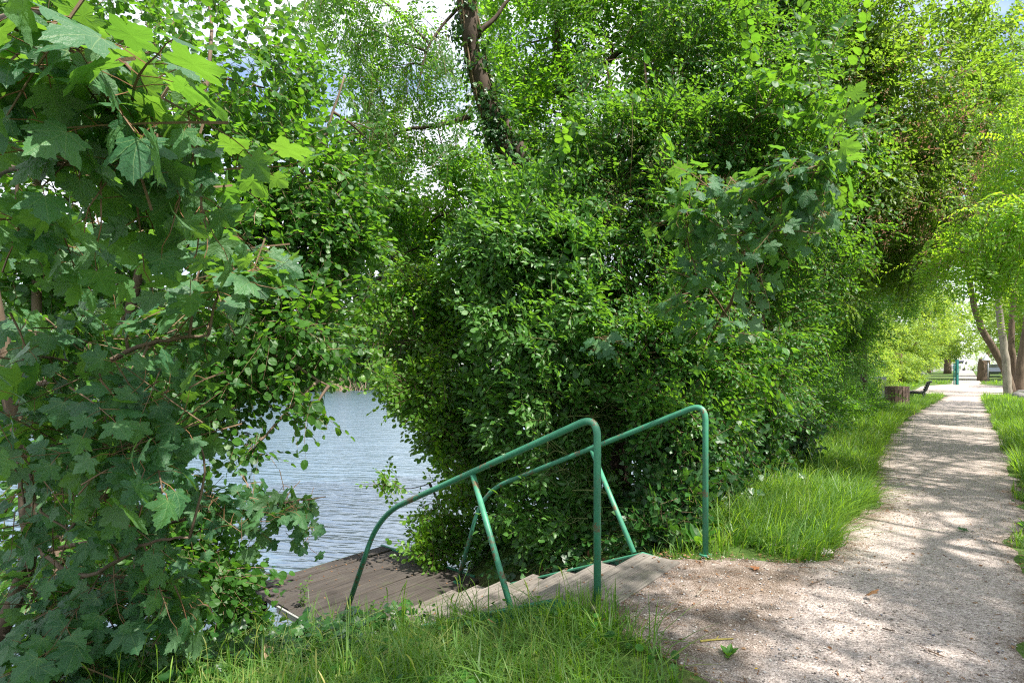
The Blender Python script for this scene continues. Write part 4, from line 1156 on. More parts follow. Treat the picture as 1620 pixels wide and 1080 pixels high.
def blades(B, pos, h, r, lean=.45, w=.0035, wind=(0, 0), tuft=12, straw=.07):
    """grass in tufts: neighbours in the list gather round one foot and lean away from it"""
    n = len(pos)
    a = r.uniform(0, 2 * pi, n); d = np.stack([np.cos(a), np.sin(a), 0 * a], 1)
    g = np.arange(n) // tuft
    k = max(1, g.max() + 1) if n else 1
    foot = pos[np.minimum(g * tuft, n - 1)]
    near = r.uniform(size=n) < .7
    off = d * (np.abs(r.normal(0, .022, n)) * (1 + w * 120))[:, None]
    pos = np.where(near[:, None], foot + off, pos)
    h = h * np.where(near, r.uniform(.6, 1.35, k)[g], .8)
    tilt = r.normal(0, .22, (k, 2))[g]; d = d + np.column_stack([tilt, 0 * a])
    tint = r.uniform(size=k)[g]
    ln = (np.abs(r.normal(0, lean, n)))[:, None]
    side = np.stack([-np.sin(a), np.cos(a), 0 * a], 1) * (w * r.uniform(.6, 1.5, n))[:, None]
    h = h[:, None]
    wd = np.array([*wind, 0.0])
    bend = d * ln + wd
    rows = []
    for q, wq in ((0, 1.0), (.4, .9), (.75, .6), (1, 0.06)):
        c = pos + bend * h * q ** 2 + np.array([0, 0, 1.0]) * h * (q - .22 * q * q * np.minimum(1.4, np.linalg.norm(bend, axis=1, keepdims=True)))
        rows += [c - side * wq, c + side * wq]
    V = np.stack(rows, 1).reshape(-1, 3)
    o = (np.arange(n) * 8)[:, None, None]
    q = np.array([[0, 1, 3, 2], [2, 3, 5, 4], [4, 5, 7, 6]])[None]
    L = np.zeros((n * 8, 3)); L[:, 1] = np.tile([0, 0, .4, .4, .75, .75, 1, 1], n); L[:, 2] = np.repeat((.45 * tint + .55 * r.uniform(size=n)) ** 1.2 * np.where(r.uniform(size=n) < .05, 0, 1) + np.where(r.uniform(size=n) < straw, .93, 0), 8).clip(0, .99)
    B.raw(V, None, (q + o).reshape(-1, 4), L)


def scatter(n, s0, s1, t0, t1, r, ok=None):
    s = r.uniform(s0, s1, n); t = r.uniform(t0, t1, n)
    k = np.ones(n, bool) if ok is None else ok(s, t)
    s, t = s[k], t[k]
    return s, t, np.stack([PX * s + PY * t, PY * s - PX * t, ground_z(s, t) - .005], 1)


r = np.random.default_rng(700)
B = Buf()


def not_stairs(s, t):
    return ~((s > 2.52) & (s < 3.85) & (t < -1.5)) & (t < left_edge(s) + .06)


nzf = lambda s, t, f: NZ(np.stack([s, t, 0 * s], 1), f)
# near bank
s, t, p = scatter(23000, -.5, 2.60, -4.6, -.9, r, lambda s, t: not_stairs(s, t) & (nzf(s, t, 2.2) > -.75) & ((t > -3.3) | (s > 1.3)))
blades(B, p, r.uniform(.04, .20, len(p)) * (1 + .5 * nzf(s, t, 1.5)) * (1 - .6 * smooth(1.6, 2.25, s) * smooth(-1.5, -2.0, t)), r, 1.15, .0036)
s, t, p = scatter(5200, -.5, 2.58, -4.0, -.95, r, not_stairs)
blades(B, p + [0, 0, .02], r.uniform(.05, .16, len(p)) * (1 - .5 * smooth(1.6, 2.25, s)), r, 2.2, .0026, tuft=3, straw=.55)
s, t, p = scatter(1400, -.3, 2.6, -4.3, -1.0, r, not_stairs)
blades(B, p, r.uniform(.2, .34, len(p)) * (1 - .68 * smooth(1.3, 2.1, s)), r, .5, .0032)
# along the near rail and around the posts
s, t, p = scatter(420, 2.45, 2.72, -2.2, -1.3, r); blades(B, p, r.uniform(.06, .22, len(p)), r, .5, .003)
s, t, p = scatter(300, 3.85, 4.3, -1.9, -1.3, r); blades(B, p, r.uniform(.08, .2, len(p)), r, .5, .003)
# left verge
dens = lambda s, t: (t < left_edge(s) + .03) & (t > -2.6 + .25 * np.sin(s * 1.3)) & (s > 4.25) & (nzf(s, t, 1.2) > -.9 + .8 * smooth(-1.5, -2.2, t))
s, t, p = scatter(15000, 4.2, 6.5, -2.2, -.75, r, lambda s, t: dens(s, t) & ((nzf(s, t, 1.9) > -.3) | (t > -1.5)))
ht = r.uniform(.08, .30, len(p)) * (.6 + .6 * smooth(4.3, 5.2, s)); blades(B, p, ht, r, .8, .0032, (.22, -.25))
s, t, p = scatter(38000, 6.4, 13, -2.8, -.7, r, dens)
blades(B, p, r.uniform(.08, .27, len(p)) * (1 + .35 * nzf(s, t, 1.4)), r, .9, .004, (.26, -.24))
s, t, p = scatter(26000, 13, 36, -2.9, -.7, r, dens)
blades(B, p, r.uniform(.16, .36, len(p)), r, .6, .007, (.2, -.15))
# right verge
dr = lambda s, t: t > right_edge(s) - .04
s, t, p = scatter(7000, 3.5, 9, .25, 1.8, r, lambda s, t: dr(s, t) & (nzf(s, t, 1.6) > -.1))
blades(B, p, r.uniform(.05, .16, len(p)), r, .6, .004)
s, t, p = scatter(30000, 9, 20, .5, 3.2, r, dr)
blades(B, p, r.uniform(.14, .34, len(p)), r, .45, .005, (-.08, .05))
s, t, p = scatter(26000, 19, 37, .6, 5, r, dr)
blades(B, p, r.uniform(.14, .32, len(p)), r, .45, .009)
s, t, p = scatter(9000, 40, 62, -9, 6, r, lambda s, t: (t < -2.7) | (t > 3.3) | (s > 56) & (np.abs(t) > 1.1))
blades(B, p, r.uniform(.12, .3, len(p)), r, .45, .016)
tag(B.build('grass', M['grass']), 'long green grass on the bank and both verges', None, None, 'stuff')

# seed heads
B = Buf()
s, t, p = scatter(60, .2, 2.5, -3.4, -1.2, r, not_stairs)
s2, t2, p2 = scatter(260, 4.6, 14, -2.0, -.75, r)
for q in np.vstack([p, p2]):
    h = r.uniform(.25, .42); a = r.uniform(0, 6.28); l = r.uniform(.05, .22)
    tp = q + [cos(a) * l * h, sin(a) * l * h, h]
    pts = spline([q, q + [cos(a) * l * h * .3, sin(a) * l * h * .3, h * .6], tp, tp + [cos(a) * .03, sin(a) * .03, .045]], 8)
    tube(B, pts, [.001, .001, .001, .001, .0014, .0035, .003, .0006], 4, cap=False, rnd=r.uniform(.8, .99))
tag(B.build('grass_seed_heads', M['grass']), 'pale seed heads standing above the grass', None, None, 'stuff')

# ivy and weeds creeping over the bank at lower left
B = Buf()
s, t, p = scatter(2300, -.6, 2.5, -5.0, -2.6, r, lambda s, t: (t < -3.0 - .35 * np.sin(s * 2) - .5 * smooth(1.6, 2.5, s)))
n = len(p); ax = unit(r.normal(size=(n, 3)) * [1, 1, .15]); nm = np.array([.25, -.3, .9]) + r.normal(size=(n, 3)) * .3
Mx = frame(ax, nm) * r.uniform(.6, 1.15, (n, 1, 1)); w = r.integers(5, size=n); rn = r.uniform(size=n)
p = p + np.array([0, 0, .03]) + np.array([0, 0, 1]) * r.uniform(0, .14, (n, 1))
for k in range(5):
    m = w == k; B.many(SP['ivy'][k], Mx[m], p[m], rn[m])
tag(B.build('ground_ivy', [M['ivy'], M['green_twig']]), 'ivy creeping over the lower bank beside the deck', None, None, 'stuff')
B = Buf()
s, t, p = scatter(900, 4.0, 12, -3.6, -2.1, r)
n = len(p); ax = unit(r.normal(size=(n, 3)) * [1, 1, .3] + [0, 0, .2]); nm = np.array([.35, -.35, .7]) + r.normal(size=(n, 3)) * .3
Mx = frame(ax, nm) * r.uniform(.6, 1.2, (n, 1, 1)); w = r.integers(5, size=n); rn = r.uniform(size=n)
for k in range(5):
    m = w == k; B.many(SP['ivy'][k], Mx[m], p[m] + [0, 0, .08], rn[m])
tag(B.build('hedge_ivy', [M['ivy'], M['green_twig']]), 'ivy covering the ground at the foot of the hedge', None, None, 'stuff')

# clover and small broad leaves among the grass
B = Buf()
s, t, p = scatter(2600, .0, 2.58, -4.0, -.95, r, lambda s, t: not_stairs(s, t) & (nzf(s, t, 2.6) > .0))
s2, t2, p2 = scatter(1500, 4.1, 9, -2.2, -.75, r, lambda s, t: (t < left_edge(s)) & (nzf(s, t, 2.6) > .1))
s3, t3, p3 = scatter(500, 4, 9, .2, 1.2, r, lambda s, t: t > right_edge(s) - .05)
p = np.vstack([p, p2, p3]); n = len(p)
p = p + np.array([0, 0, 1]) * r.uniform(.02, .13, (n, 1))
Mx = frame(unit(r.normal(size=(n, 3)) * [1, 1, .25]), np.array([.1, -.2, 1.]) + r.normal(size=(n, 3)) * .4) * r.uniform(.018, .052, (n, 1, 1))
for q in range(3):
    m = r.integers(3, size=n) == q; B.many(RD[q], Mx[m], p[m], r.uniform(size=m.sum()))
tag(B.build('ground_weeds', M['privet']), 'small round leaved weeds among the grass', None, None, 'stuff')

# small broadleaf weeds
WL = [('broad leaved weed growing through the stairs by the near handrail', 2.62, -2.02, .15), ('yellow green sprig growing at the grass edge of the deck', 2.55, -3.55, .22), ('dock plant at the foot of the far handrail post', 4.25, -1.62, .16), ('thin leafy sprig growing up through the deck boards', 2.62, -4.75, .30), ('small weed beside the fallen orange leaf', 4.4, -1.25, .07), ('tiny weed alone in the gravel near the bottom', 2.62, -.86, .05)]
for i, (lab, s, t, h) in enumerate(WL):
    b = ST(s, t, float(ground_z(s, t))); 
    if i == 3: b[2] = DECK_Z
    root = empty('weed', b, lab, 'weed', 'small weeds by the stairs')
    Bs, Bl = Buf(), Buf(); r = np.random.default_rng(720 + i)
    if i in (2, 4, 5):
        for k in range(9):
            a = k * 2.4; d = np.array([cos(a), sin(a), r.uniform(.5, 1.6)])
            Bl.many(OV[k % 3], frame(unit(d)[None], np.array([[-cos(a) * .5, -sin(a) * .5, 1]])) * h * r.uniform(.8, 1.3), b[None] + unit(d) * h * .1, r.uniform(size=1))
        tube(Bs, [b - UP * .02, b + UP * h * .25], .003, 5)
    else:
        for j in range(3):
            tp = b + [r.normal(0, .04), r.normal(0, .04), h * r.uniform(.7, 1)]
            st_ = spline([b, (b + tp) / 2 + r.normal(0, .012, 3), tp], 8); tube(Bs, st_, .0018, 4)
            for q in range(2, 8):
                for sd in (-1, 1):
                    a = q * 1.57 + (0 if sd > 0 else pi); d = np.array([cos(a), sin(a), .35])
                    Bl.many(OV[q % 3], frame(unit(d)[None], np.array([[0, 0, 1.]])) * r.uniform(.03, .055), st_[q][None], r.uniform(size=1))
    Bs.build('stem', M['green_twig'], root, b); Bl.build('leaves', [M['river'] if i in (1, 3) else M['privet']], root, b)

# ---------------------------------------------------------------- small things on the ground
r = np.random.default_rng(800)


def pebble_temp(r):
    import bmesh
    bm = bmesh.new(); bmesh.ops.create_icosphere(bm, subdivisions=1, radius=1)
    V = np.array([v.co[:] for v in bm.verts]); T = [[v.index for v in f.verts] for f in bm.faces]; bm.free()
    V = V * (1 + r.normal(0, .14, (len(V), 1))) * [1, r.uniform(.6, .9), r.uniform(.35, .6)]
    t = Temp(); t.add(V, T); return t


def pebble_mat():
    N = NT('pebbles'); at = N.n('ShaderNodeAttribute', attribute_name='lp'); z = N.n('ShaderNodeSeparateXYZ', {0: at.outputs['Vector']}).outputs[2]
    c = N.ramp(z, [(0, (.10, .085, .075)), (.3, (.24, .20, .17)), (.6, (.36, .32, .28)), (.85, (.5, .47, .43)), (1, (.12, .13, .16))])
    return N.done(N.principled(c, .85, .3))


PB = [pebble_temp(r) for _ in range(5)]
B = Buf()
n = 11000
s = 1.2 + 6.5 * r.uniform(size=n) ** 1.5; k = r.uniform(size=n); t = left_edge(s) * (1 - k) + right_edge(s) * k
keep = (NZ(np.stack([s, t, 0 * s], 1), 3) > -.2) | (t < -.5); s, t = s[keep], t[keep]; n = len(s)
pos = np.stack([PX * s + PY * t, PY * s - PX * t, np.full(n, .008)], 1)
a = r.uniform(0, 6.28, n); ax = np.stack([np.cos(a), np.sin(a), 0 * a], 1); nm = np.array([0, 0, 1.]) + r.normal(size=(n, 3)) * .2
Mx = frame(ax, nm) * (r.uniform(size=(n, 1, 1)) ** 3 * .007 + .0022); w = r.integers(5, size=n); rn = r.uniform(size=n)
for q in range(5):
    m = w == q; B.many(PB[q], Mx[m], pos[m], rn[m])
tag(B.build('gravel', pebble_mat()), 'loose gravel lying on the path', None, None, 'stuff')

# leaf litter and broken twigs
B = Buf(); n = 5200
s = 1.4 + 11 * r.uniform(size=n) ** 1.4; side = r.uniform(size=n)
t = np.where(side < .62, left_edge(s) + r.exponential(.20, n) - .12, np.where(side < .85, right_edge(s) - r.exponential(.12, n) + .05, left_edge(s) + (right_edge(s) - left_edge(s)) * r.uniform(size=n)))
pos = np.stack([PX * s + PY * t, PY * s - PX * t, np.maximum(ground_z(s, t), -.01) + .012], 1)
a = r.uniform(0, 6.28, n); ax = np.stack([np.cos(a), np.sin(a), r.normal(0, .2, n)], 1); nm = np.array([0, 0, 1.]) + r.normal(size=(n, 3)) * .35
Mx = frame(ax, nm) * (.008 + .022 * r.uniform(size=(n, 1, 1)) ** 2.5); w = r.integers(3, size=n); rn = r.uniform(size=n)
for q in range(3):
    m = w == q; B.many(OV[q], Mx[m], pos[m], rn[m])
for k in range(420):
    s_ = 1.5 + 8 * r.uniform() ** 1.4; q = r.uniform(); le, re = float(left_edge(s_)), float(right_edge(s_))
    t_ = le + (re - le) * (q if r.uniform() < .35 else q * .3); p0 = ST(s_, t_, .012); a = r.uniform(0, 6.28); l = r.uniform(.015, .07)
    tube(B, [p0, p0 + [cos(a) * l, sin(a) * l, r.uniform(0, .006)]], r.uniform(.0008, .002), 4, rnd=r.uniform(0, .5))
s, t, p = scatter(1500, 4.2, 12, -3.2, -2.0, r); n = len(p)
Mx = frame(unit(r.normal(size=(n, 3)) * [1, 1, .2]), np.array([0, 0, 1.]) + r.normal(size=(n, 3)) * .35) * r.uniform(.03, .07, (n, 1, 1)); B.many(OV[0], Mx, p + [0, 0, .02], r.uniform(size=n))
for k in range(260):
    if k < 110: q = ST(r.uniform(2.5, 4.15), -4.0 - 1.65 * r.uniform() ** .6, DECK_Z + .006)
    else:
        j = r.integers(0, 7); q = ST(3.65 - 1.0 * r.uniform() ** 1.6, -1.855 - (j - .5) * .335 + r.uniform(-.14, .14), (.020 if j == 0 else -.052 - (j - .5) * .132))
    a = r.uniform(0, 6.28); B.many(OV[k % 3], frame(np.array([[cos(a), sin(a), r.normal(0, .15)]]), np.array([[r.normal(0, .25), r.normal(0, .25), 1.]])) * r.uniform(.010, .032), q[None], r.uniform(size=1))
tag(B.build('leaf_litter', M['dry']), 'brown leaf crumbs and twig bits along the path edges', None, None, 'stuff')


def lay(u, v, z=0.012):
    return P(u, v, F * (EYE - z) / (v - 588))


def fallen(lab, pos, size, rot, mat, kind='syc', tilt=.2, curl=None):
    B = Buf(); rr = np.random.default_rng(int(size * 1e4) + int(rot * 100))
    lf = leaf_sycamore(rr) if kind == 'syc' else OV[0]
    ax = np.array([cos(rot), sin(rot), .1]); nm = np.array([rr.normal(0, tilt), rr.normal(0, tilt), 1.])
    Mx = frame(ax[None], nm[None]) * size
    V = np.einsum('kij,mj->kmi', Mx, lf.V)[0]; 
    zs = -V[:, 2].min() + .003
    B.many(lf, Mx, np.array([pos + [0, 0, zs]]), rr.uniform(size=1))
    B.build('fallen_leaf', mat, None, pos)
    o = bpy.data.objects[-1] if False else COL.objects[-1]
    o.location = [float(q) for q in pos]
    tag(o, lab, 'leaf', 'fallen leaves')


fallen('curled orange dead leaf on the ground near the far handrail post', lay(1200, 900), .066, 2.6, M['orange'], 'syc', .4)
fallen('small orange yellow leaf on the gravel near the bottom edge', lay(1194, 1059), .022, .4, M['ochre'], 'ov')
fallen('flat dull green leaf lying in the middle of the path', lay(1521, 839), .075, .3, M['sycamore'], 'syc', .08)
fallen('brown crumpled leaf patch in the middle of the gravel', lay(1380, 948), .07, 1.2, M['dry'], 'syc', .3)
g0 = ST(1.45, -2.75); 
for lab, u, v, d, sz, ro, mt in (('large tan dead leaf curled in the grass at the bottom', 418, 1058, 3.15, .085, 1.0, M['tan']), ('yellow dead leaf in the ground ivy', 355, 1056, 3.3, .04, .5, M['ochre']), ('brown dead leaf low in the grass below the stairs', 780, 1000, 3.0, .05, 2.0, M['dry'])):
    q = P(u, v, d); s_, t_ = PX * q[0] + PY * q[1], PY * q[0] - PX * q[1]
    q[2] = float(ground_z(s_, t_)) + .10
    fallen(lab, q, sz, ro, mt, 'syc', .5)


def stick(lab, a, b, rad, mat, seed):
    rr = np.random.default_rng(seed); B = Buf(); a, b = np.asarray(a), np.asarray(b)
    p = spline([a, a * .6 + b * .4 + rr.normal(0, .006, 3) * [1, 1, .2], b], 8); p[:, 2] = np.maximum(p[:, 2], rad + .008)
    tube(B, p, np.linspace(rad, rad * .6, 8), 7)
    m = (a + b) / 2; l = np.linalg.norm(b - a)
    tube(B, [p[4], p[4] + (b - a) * .12 + np.array([.0, .02, .008])], [rad * .6, rad * .3], 5)
    B.build('fallen_twig', mat, None, a); o = COL.objects[-1]; o.location = [float(q) for q in a]
    tag(o, lab, 'twig', 'fallen twigs on the path')


stick('lichen yellow twig on the gravel below the stairs', lay(1108, 1014), lay(1160, 1010), .0055, plain('lichen bark', (.36, .30, .06), .8, var=.8, sc_=60), 1)
stick('grey curved stick beside the stair landing', lay(1102, 942), lay(1118, 924), .006, M['bark_grey'], 2)
stick('short dark twig in the middle of the gravel', lay(1396, 993), lay(1416, 997), .004, M['bark_dark'], 3)
stick('dark brown twig on the gravel at the lower right', lay(1468, 1028), lay(1494, 1038), .004, M['bark'], 4)
stick('thin pale twig on the path edge', lay(1300, 975), lay(1345, 985), .0025, M['twig'], 5)
stick('thin brown twig on the shaded gravel', lay(1280, 925), lay(1305, 915), .003, M['bark'], 6)

stone = plain('pale limestone', (.46, .41, .36), .85, var=.4, sc_=40)


def rock(lab, pos, sx, sy, sz, rot, seed, mat=None, name='flat_stone', group='flat stones at the verge'):
    import bmesh
    rr = np.random.default_rng(seed); bm = bmesh.new(); bmesh.ops.create_icosphere(bm, subdivisions=3, radius=1)
    V = np.array([v.co[:] for v in bm.verts]); T = [[v.index for v in f.verts] for f in bm.faces]; bm.free()
    nn = Noise3(seed); V = V * (1 + .16 * nn(V, 1.1)[:, None] + .05 * nn(V, 3.5)[:, None])
    V = np.clip(V, -.86, .86) * [sx, sy, sz]
    V = V @ np.array([[cos(rot), sin(rot), 0], [-sin(rot), cos(rot), 0], [0, 0, 1]])
    B = Buf(); B.raw(V, T); B.build(name, mat or stone, None, (0, 0, 0)); o = COL.objects[-1]; o.location = [float(q) for q in pos]
    tag(o, lab, 'stone', group)


rock('leftmost pale flat stone at the verge, half hidden in grass', lay(1228, 864), .07, .045, .03, .4, 1)
rock('middle pale flat stone set at the grass edge', lay(1266, 867), .09, .05, .032, .2, 2)
rock('right pale flat stone at the end of the row, out on the gravel', lay(1300, 872), .085, .05, .028, .1, 3)
gs = plain('grey rock', (.17, .16, .15), .85, var=.5, sc_=12)
for k, (u, v, d, sz, lab) in enumerate(((1611, 628, 26.5, .30, 'grey rock at the foot of the pale straight trunk'), (1619, 640, 24.5, .32, 'grey rock nearest the grass at the right edge'), (1617, 616, 28.6, .36, 'grey rock behind the others, against the edge trunk'))):
    q = P(u, v, d); q[2] = .16; rock(lab, q, sz, sz * .8, sz * .75, k, 20 + k, gs, 'rock', 'rocks by the trunks')

# ---------------------------------------------------------------- bin, bench, railing and far objects
bw = wood_mat('bin slats', (.07, .045, .035), (.15, .10, .08), (.26, .19, .155))
bx = ST(24.55, -1.95, 0)
bn = empty('litter_bin', bx, 'round slatted wooden litter bin in the grass beside the path', 'litter bin')
B = Buf(); nsl = 20; R_ = .365
for k in range(nsl):
    a = k / nsl * 2 * pi; d = np.array([cos(a), sin(a), 0]); e = np.array([-sin(a), cos(a), 0])
    box(B, bx + d * R_ + UP * .40, UP * .39, e * (pi * R_ / nsl - .007), d * .014, 0, rr.uniform(), .004)
B.build('slats', bw, bn, bx)
ang = np.linspace(0, 2 * pi, 33); iron = plain('dark iron', (.03, .03, .03), .5)
for z in (.18, .64):
    B = Buf(); tube(B, [bx + [cos(a) * (R_ - .02), sin(a) * (R_ - .02), z] for a in ang], .012, 6, cap=False)
    B.build('hoop', iron, bn, bx)
B = Buf(); tube(B, [bx + UP * .03, bx + UP * .70], R_ - .05, 24); B.build('liner', plain('dark liner', (.02, .02, .02), .7), bn, bx)
B = Buf(); tube(B, [bx + [cos(a) * (R_ + .0), sin(a) * (R_ + .0), .80] for a in ang], .02, 6, cap=False); B.build('rim', bw, bn, bx)

b0 = ST(31.9, -1.55, 0)
be = empty('park_bench', b0, 'dark slatted park bench with curved back facing the river', 'bench')
fr = plain('dark green cast iron', (.03, .035, .035), .5)
slat = wood_mat('bench slats', (.10, .085, .06), (.19, .17, .13), (.30, .27, .21))
prof = [(-.52, .40), (-.40, .43), (-.15, .40), (.0, .40), (.10, .50), (.17, .68), (.24, .88), (.33, .93)]      # t offset, height
for e in (-.75, .75):
    B = Buf()
    tube(B, spline([b0 + sdir * e + tdir * a + UP * (z - .03) for a, z in prof], 24), .042, 8)
    B.build('side_frame', fr, be, b0, True)
    for f in (-1, 1):
        B = Buf()
        top = -.38 if f < 0 else .05
        tube(B, spline([b0 + sdir * e + tdir * top + UP * .38, b0 + sdir * e + tdir * (top + f * .03) + UP * .2, b0 + sdir * e + tdir * (top + f * .13) + UP * .0], 8),   .032, 8)
        B.build('leg', fr, be, b0, True)
B = Buf()
for a, z in ((-.47, .43), (-.37, .455), (-.27, .445), (-.17, .43), (-.07, .425)):
    box(B, b0 + tdir * a + UP * z, sdir * .9, tdir * .035, UP * .014, 0, rr.uniform(), .004)
B.build('seat', slat, be, b0)
B = Buf()
for a, z in ((.085, .55), (.12, .65), (.16, .75), (.20, .86)):
    d = unit(tdir * .34 + UP * .94); box(B, b0 + tdir * (a - .015) + UP * z, sdir * .9, d * .036, unit(np.cross(sdir, d)) * .013, 0, rr.uniform(), .004)
B.build('backrest', slat, be, b0)

gm = plain('galvanised grey metal', (.26, .27, .30), .5, .5, .3)
rl0 = ST(32.4, -3.1, 0)
rl = empty('metal_railing', rl0, 'grey metal railing with wide posts behind the bench, half hidden by a bush', 'railing')
for k in range(5):
    B = Buf(); c = rl0 - tdir * .0 + (-tdir) * k * .9
    box(B, c + UP * .55, UP * .55, tdir * (.10 if k < 2 else .05), sdir * .03); 
    B.build('post', gm, rl, rl0)
B = Buf(); box(B, rl0 - tdir * 1.8 + UP * 1.07, tdir * 1.9, UP * .03, sdir * .025); box(B, rl0 - tdir * 1.8 + UP * .35, tdir * 1.9, UP * .02, sdir * .02)
for k in range(26):
    tube(B, [rl0 - tdir * (.12 + k * .138) + UP * .35, rl0 - tdir * (.12 + k * .138) + UP * 1.05], .009, 5)
B.build('bars', gm, rl, rl0)

tp = plain('teal green paint', (.012, .15, .13), .45)
gp0 = P(1514, 610, 42); gp0[2] = .30
gp = empty('green_post', gp0, 'tall square teal green metal post at the left of the far path', 'post')
B = Buf(); box(B, gp0 + UP * .98, UP * .98, np.array([.085, 0, 0]), np.array([0, .085, 0]), bev=.02); B.build('column', tp, gp, gp0)
B = Buf(); box(B, gp0 + UP * .86 + np.array([-.19, .05, 0]), UP * .86, np.array([.035, 0, 0]), np.array([0, .035, 0]), bev=.01); box(B, gp0 + UP * 1.4 + np.array([-.12, .05, 0]), np.array([.04, 0, 0]), np.array([0, .02, 0]), UP * .03); B.build('gate_bar', tp, gp, gp0)
B = Buf(); box(B, gp0 + UP * 1.975, UP * .02, np.array([.10, 0, 0]), np.array([0, .10, 0]), bev=.01); B.build('cap', tp, gp, gp0)
B = Buf(); box(B, gp0 + UP * 1.1 + np.array([.0, -.12, 0]), UP * .14, np.array([.08, 0, 0]), np.array([0, .02, 0])); B.build('plate', plain('pale sticker plate', (.08, .22, .2), .5), gp, gp0)

sl0 = P(1563, 606, 46); sl0[2] = .40
sl = empty('street_lamp', sl0, 'thin street lamp with a pale conical shade in front of the thick cut trunk', 'street lamp')
B = Buf(); tube(B, [sl0, sl0 + UP * 1.95], .04, 8); B.build('pole', gm, sl, sl0, True)
B = Buf(); c = sl0 + UP * 1.93 - np.array([.14, 0, 0]); tube(B, [c, c + UP * .06, c + UP * .5], [.30, .28, .04], 16); B.build('lamp_shade', plain('pale zinc', (.55, .56, .60), .4, .5, .2), sl, sl0)

ts0 = P(1555, 603, 50); ts0[2] = .48
tst = empty('cut_trunk', ts0, 'thick cut off tree trunk standing behind the thin street lamp', 'tree stump')
B = Buf(); nn = Noise3(9)
pts = spline([ts0 - UP * .1, ts0 + UP * .8 + [.02, 0, 0], ts0 + UP * 1.5, ts0 + UP * 2.05 + [.06, 0, 0]], 12); tube(B, pts, np.linspace(.46, .33, 12), 14); B.build('trunk', M['bark'], tst, ts0, True)
B = Buf(); limb(B, ts0 + UP * 1.1 + [-.2, -.25, 0], ts0 + UP * 1.9 + [-.4, -.4, 0], .11, .08, rr); B.build('broken_bough', M['bark'], tst, ts0, True)


def car(lab, pos, rot, body, h=1.45, Lc=4.2, van=False):
    pos = np.asarray(pos, float); root = empty('parked_car' if not van else 'parked_van', pos, lab, 'van' if van else 'car')
    ca, sa = cos(rot), sin(rot); fx = np.array([ca, sa, 0]); fy = np.array([-sa, ca, 0]); hw = .86
    if van: pr = [(-2.2, .35), (-2.25, 1.1), (-2.15, 1.95), (1.0, 1.98), (1.55, 1.25), (2.2, 1.05), (2.28, .6), (2.2, .35)]
    else: pr = [(-2.05, .35), (-2.1, .75), (-1.95, 1.0), (-1.55, 1.38), (-.9, 1.48), (.2, 1.46), (.95, 1.05), (1.9, .88), (2.1, .65), (2.05, .35)]
    B = Buf(); n = len(pr)
    V = []
    for e in (-1, 1):
        for x, z in pr:
            inn = .10 * max(0, z - .95) / .5
            V.append(pos + fx * x + fy * e * (hw - inn) + UP * z)
    Q = [(i, (i + 1) % n, n + (i + 1) % n, n + i) for i in range(n)]; T = []
    for i in range(1, n - 1): T += [(0, i + 1, i), (n, n + i, n + i + 1)]
    B.raw(V, T, Q); B.build('body', body, root, pos)
    gl = plain('dark glass', (.015, .018, .02), .08, .6)
    for e in (-1, 1):
        B = Buf(); zt, zb = (1.75, 1.25) if van else (1.36, 1.0)
        xs = (.35, 1.0) if van else (-1.35, .5)
        box(B, pos + fx * (xs[0] + xs[1]) / 2 + fy * e * (hw - .035) + UP * (zt + zb) / 2, fx * (xs[1] - xs[0]) / 2, UP * (zt - zb) / 2, fy * .012); B.build('window', gl, root, pos)
    B = Buf(); a, b = (np.array([1.0, 1.98]), np.array([1.55, 1.25])) if van else (np.array([.2, 1.46]), np.array([.95, 1.05]))
    m = (a + b) / 2; d = (b - a) / 2 * .82; nn_ = unit(np.array([-d[1], d[0]])) if d[0] > 0 else d
    nrm = np.array([abs(nn_[0]), abs(nn_[1])])
    box(B, pos + fx * (m[0] + nrm[0] * .008) + UP * (m[1] + nrm[1] * .008), fx * d[0] + UP * d[1], fy * .68, (fx * nrm[0] + UP * nrm[1]) * .01); B.build('windscreen', gl, root, pos)
    for x in (-1.3, 1.35):
        for e in (-1, 1):
            B = Buf(); c = pos + fx * x + fy * e * (hw - .08) + UP * .31; tube(B, [c - fy * .1, c + fy * .1], .31, 18); B.build('wheel', plain('tyre', (.02, .02, .02), .8), root, pos)
    for e in (-1, 1):
        B = Buf(); c = pos + fx * (2.08 if not van else 2.25) + fy * e * .6 + UP * .72; box(B, c, fx * .03, fy * .15, UP * .07); B.build('headlight', plain('lamp glass', (.7, .7, .7), .2), root, pos)


q = P(1577, 600, 60); q[2] = .73; car('dark grey parked car behind the trunks at the right', q, radians(225), plain('dark car paint', (.07, .085, .11), .25, .6))
q = P(1525, 600, 105); q[2] = 1.58; car('white parked van at the far end of the path', q, radians(200), plain('white car paint', (.75, .75, .75), .3, .5), van=True)

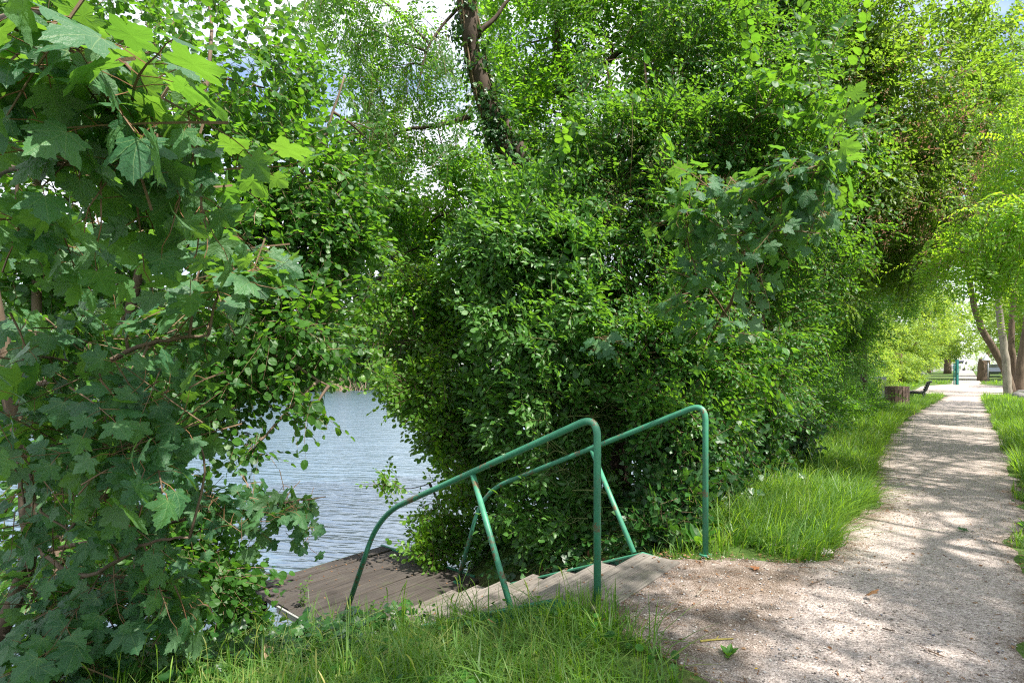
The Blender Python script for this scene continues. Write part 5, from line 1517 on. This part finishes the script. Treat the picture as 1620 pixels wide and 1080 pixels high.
# ---------------------------------------------------------------- sky, sun, camera
EL, AZ = radians(56), radians(134)       # azimuth clockwise from the view direction
w = bpy.data.worlds.new("World"); sc.world = w; w.use_nodes = True
nt = w.node_tree; nt.nodes.clear()
out = nt.nodes.new('ShaderNodeOutputWorld'); bg = nt.nodes.new('ShaderNodeBackground'); sky = nt.nodes.new('ShaderNodeTexSky')
sky.sky_type = 'NISHITA'; sky.sun_disc = False; sky.sun_elevation = EL; sky.sun_rotation = AZ; sky.air_density = 1.0; sky.dust_density = 1.2
tc = nt.nodes.new('ShaderNodeTexCoord'); mp = nt.nodes.new('ShaderNodeMapping'); mp.inputs['Scale'].default_value = (1, 1, 2.2)
no = nt.nodes.new('ShaderNodeTexNoise'); no.inputs['Scale'].default_value = 2.1; no.inputs['Detail'].default_value = 7; no.inputs['Roughness'].default_value = .55
rp = nt.nodes.new('ShaderNodeValToRGB'); rp.color_ramp.elements[0].position = .36; rp.color_ramp.elements[1].position = .56
mx = nt.nodes.new('ShaderNodeMix'); mx.data_type = 'RGBA'
nt.links.new(tc.outputs['Generated'], mp.inputs[0]); nt.links.new(mp.outputs[0], no.inputs['Vector']); nt.links.new(no.outputs['Fac'], rp.inputs[0])
nt.links.new(rp.outputs[0], mx.inputs[0]); nt.links.new(sky.outputs[0], mx.inputs[6]); mx.inputs[7].default_value = (6.6, 6.8, 7.3, 1)
nt.links.new(mx.outputs[2], bg.inputs['Color']); bg.inputs['Strength'].default_value = .10
nt.links.new(bg.outputs[0], out.inputs['Surface'])

sl_ = bpy.data.lights.new('sun', 'SUN'); sl_.energy = 4.5; sl_.angle = radians(.55); sl_.color = (1, .945, .86)
so = bpy.data.objects.new('sun', sl_); COL.objects.link(so)
to = np.array([sin(AZ) * cos(EL), cos(AZ) * cos(EL), sin(EL)])
from mathutils import Vector
so.rotation_euler = Vector(to).to_track_quat('Z', 'Y').to_euler(); so.location = (4, -4, 14)

cd = bpy.data.cameras.new('camera'); cam = bpy.data.objects.new('camera', cd); COL.objects.link(cam)
cam.location = (0, 0, EYE); cam.rotation_euler = (radians(90), 0, 0)
cd.sensor_width = 36; cd.lens = F / 1620 * 36; cd.shift_y = 48 / 1620; cd.clip_start = .05; cd.clip_end = 3000
sc.camera = cam

sc.render.engine = 'CYCLES'
cy = sc.cycles
cy.max_bounces = 6; cy.diffuse_bounces = 3; cy.glossy_bounces = 2; cy.transmission_bounces = 3; cy.transparent_max_bounces = 4
cy.caustics_reflective = False; cy.caustics_refractive = False; cy.sample_clamp_indirect = 6; cy.sample_clamp_direct = 10
cy.use_denoising = False; cy.filter_width = 1.15
sc.view_settings.view_transform = 'Standard'; sc.view_settings.look = 'None'; sc.view_settings.gamma = 1
sc.view_settings.exposure = 1.54
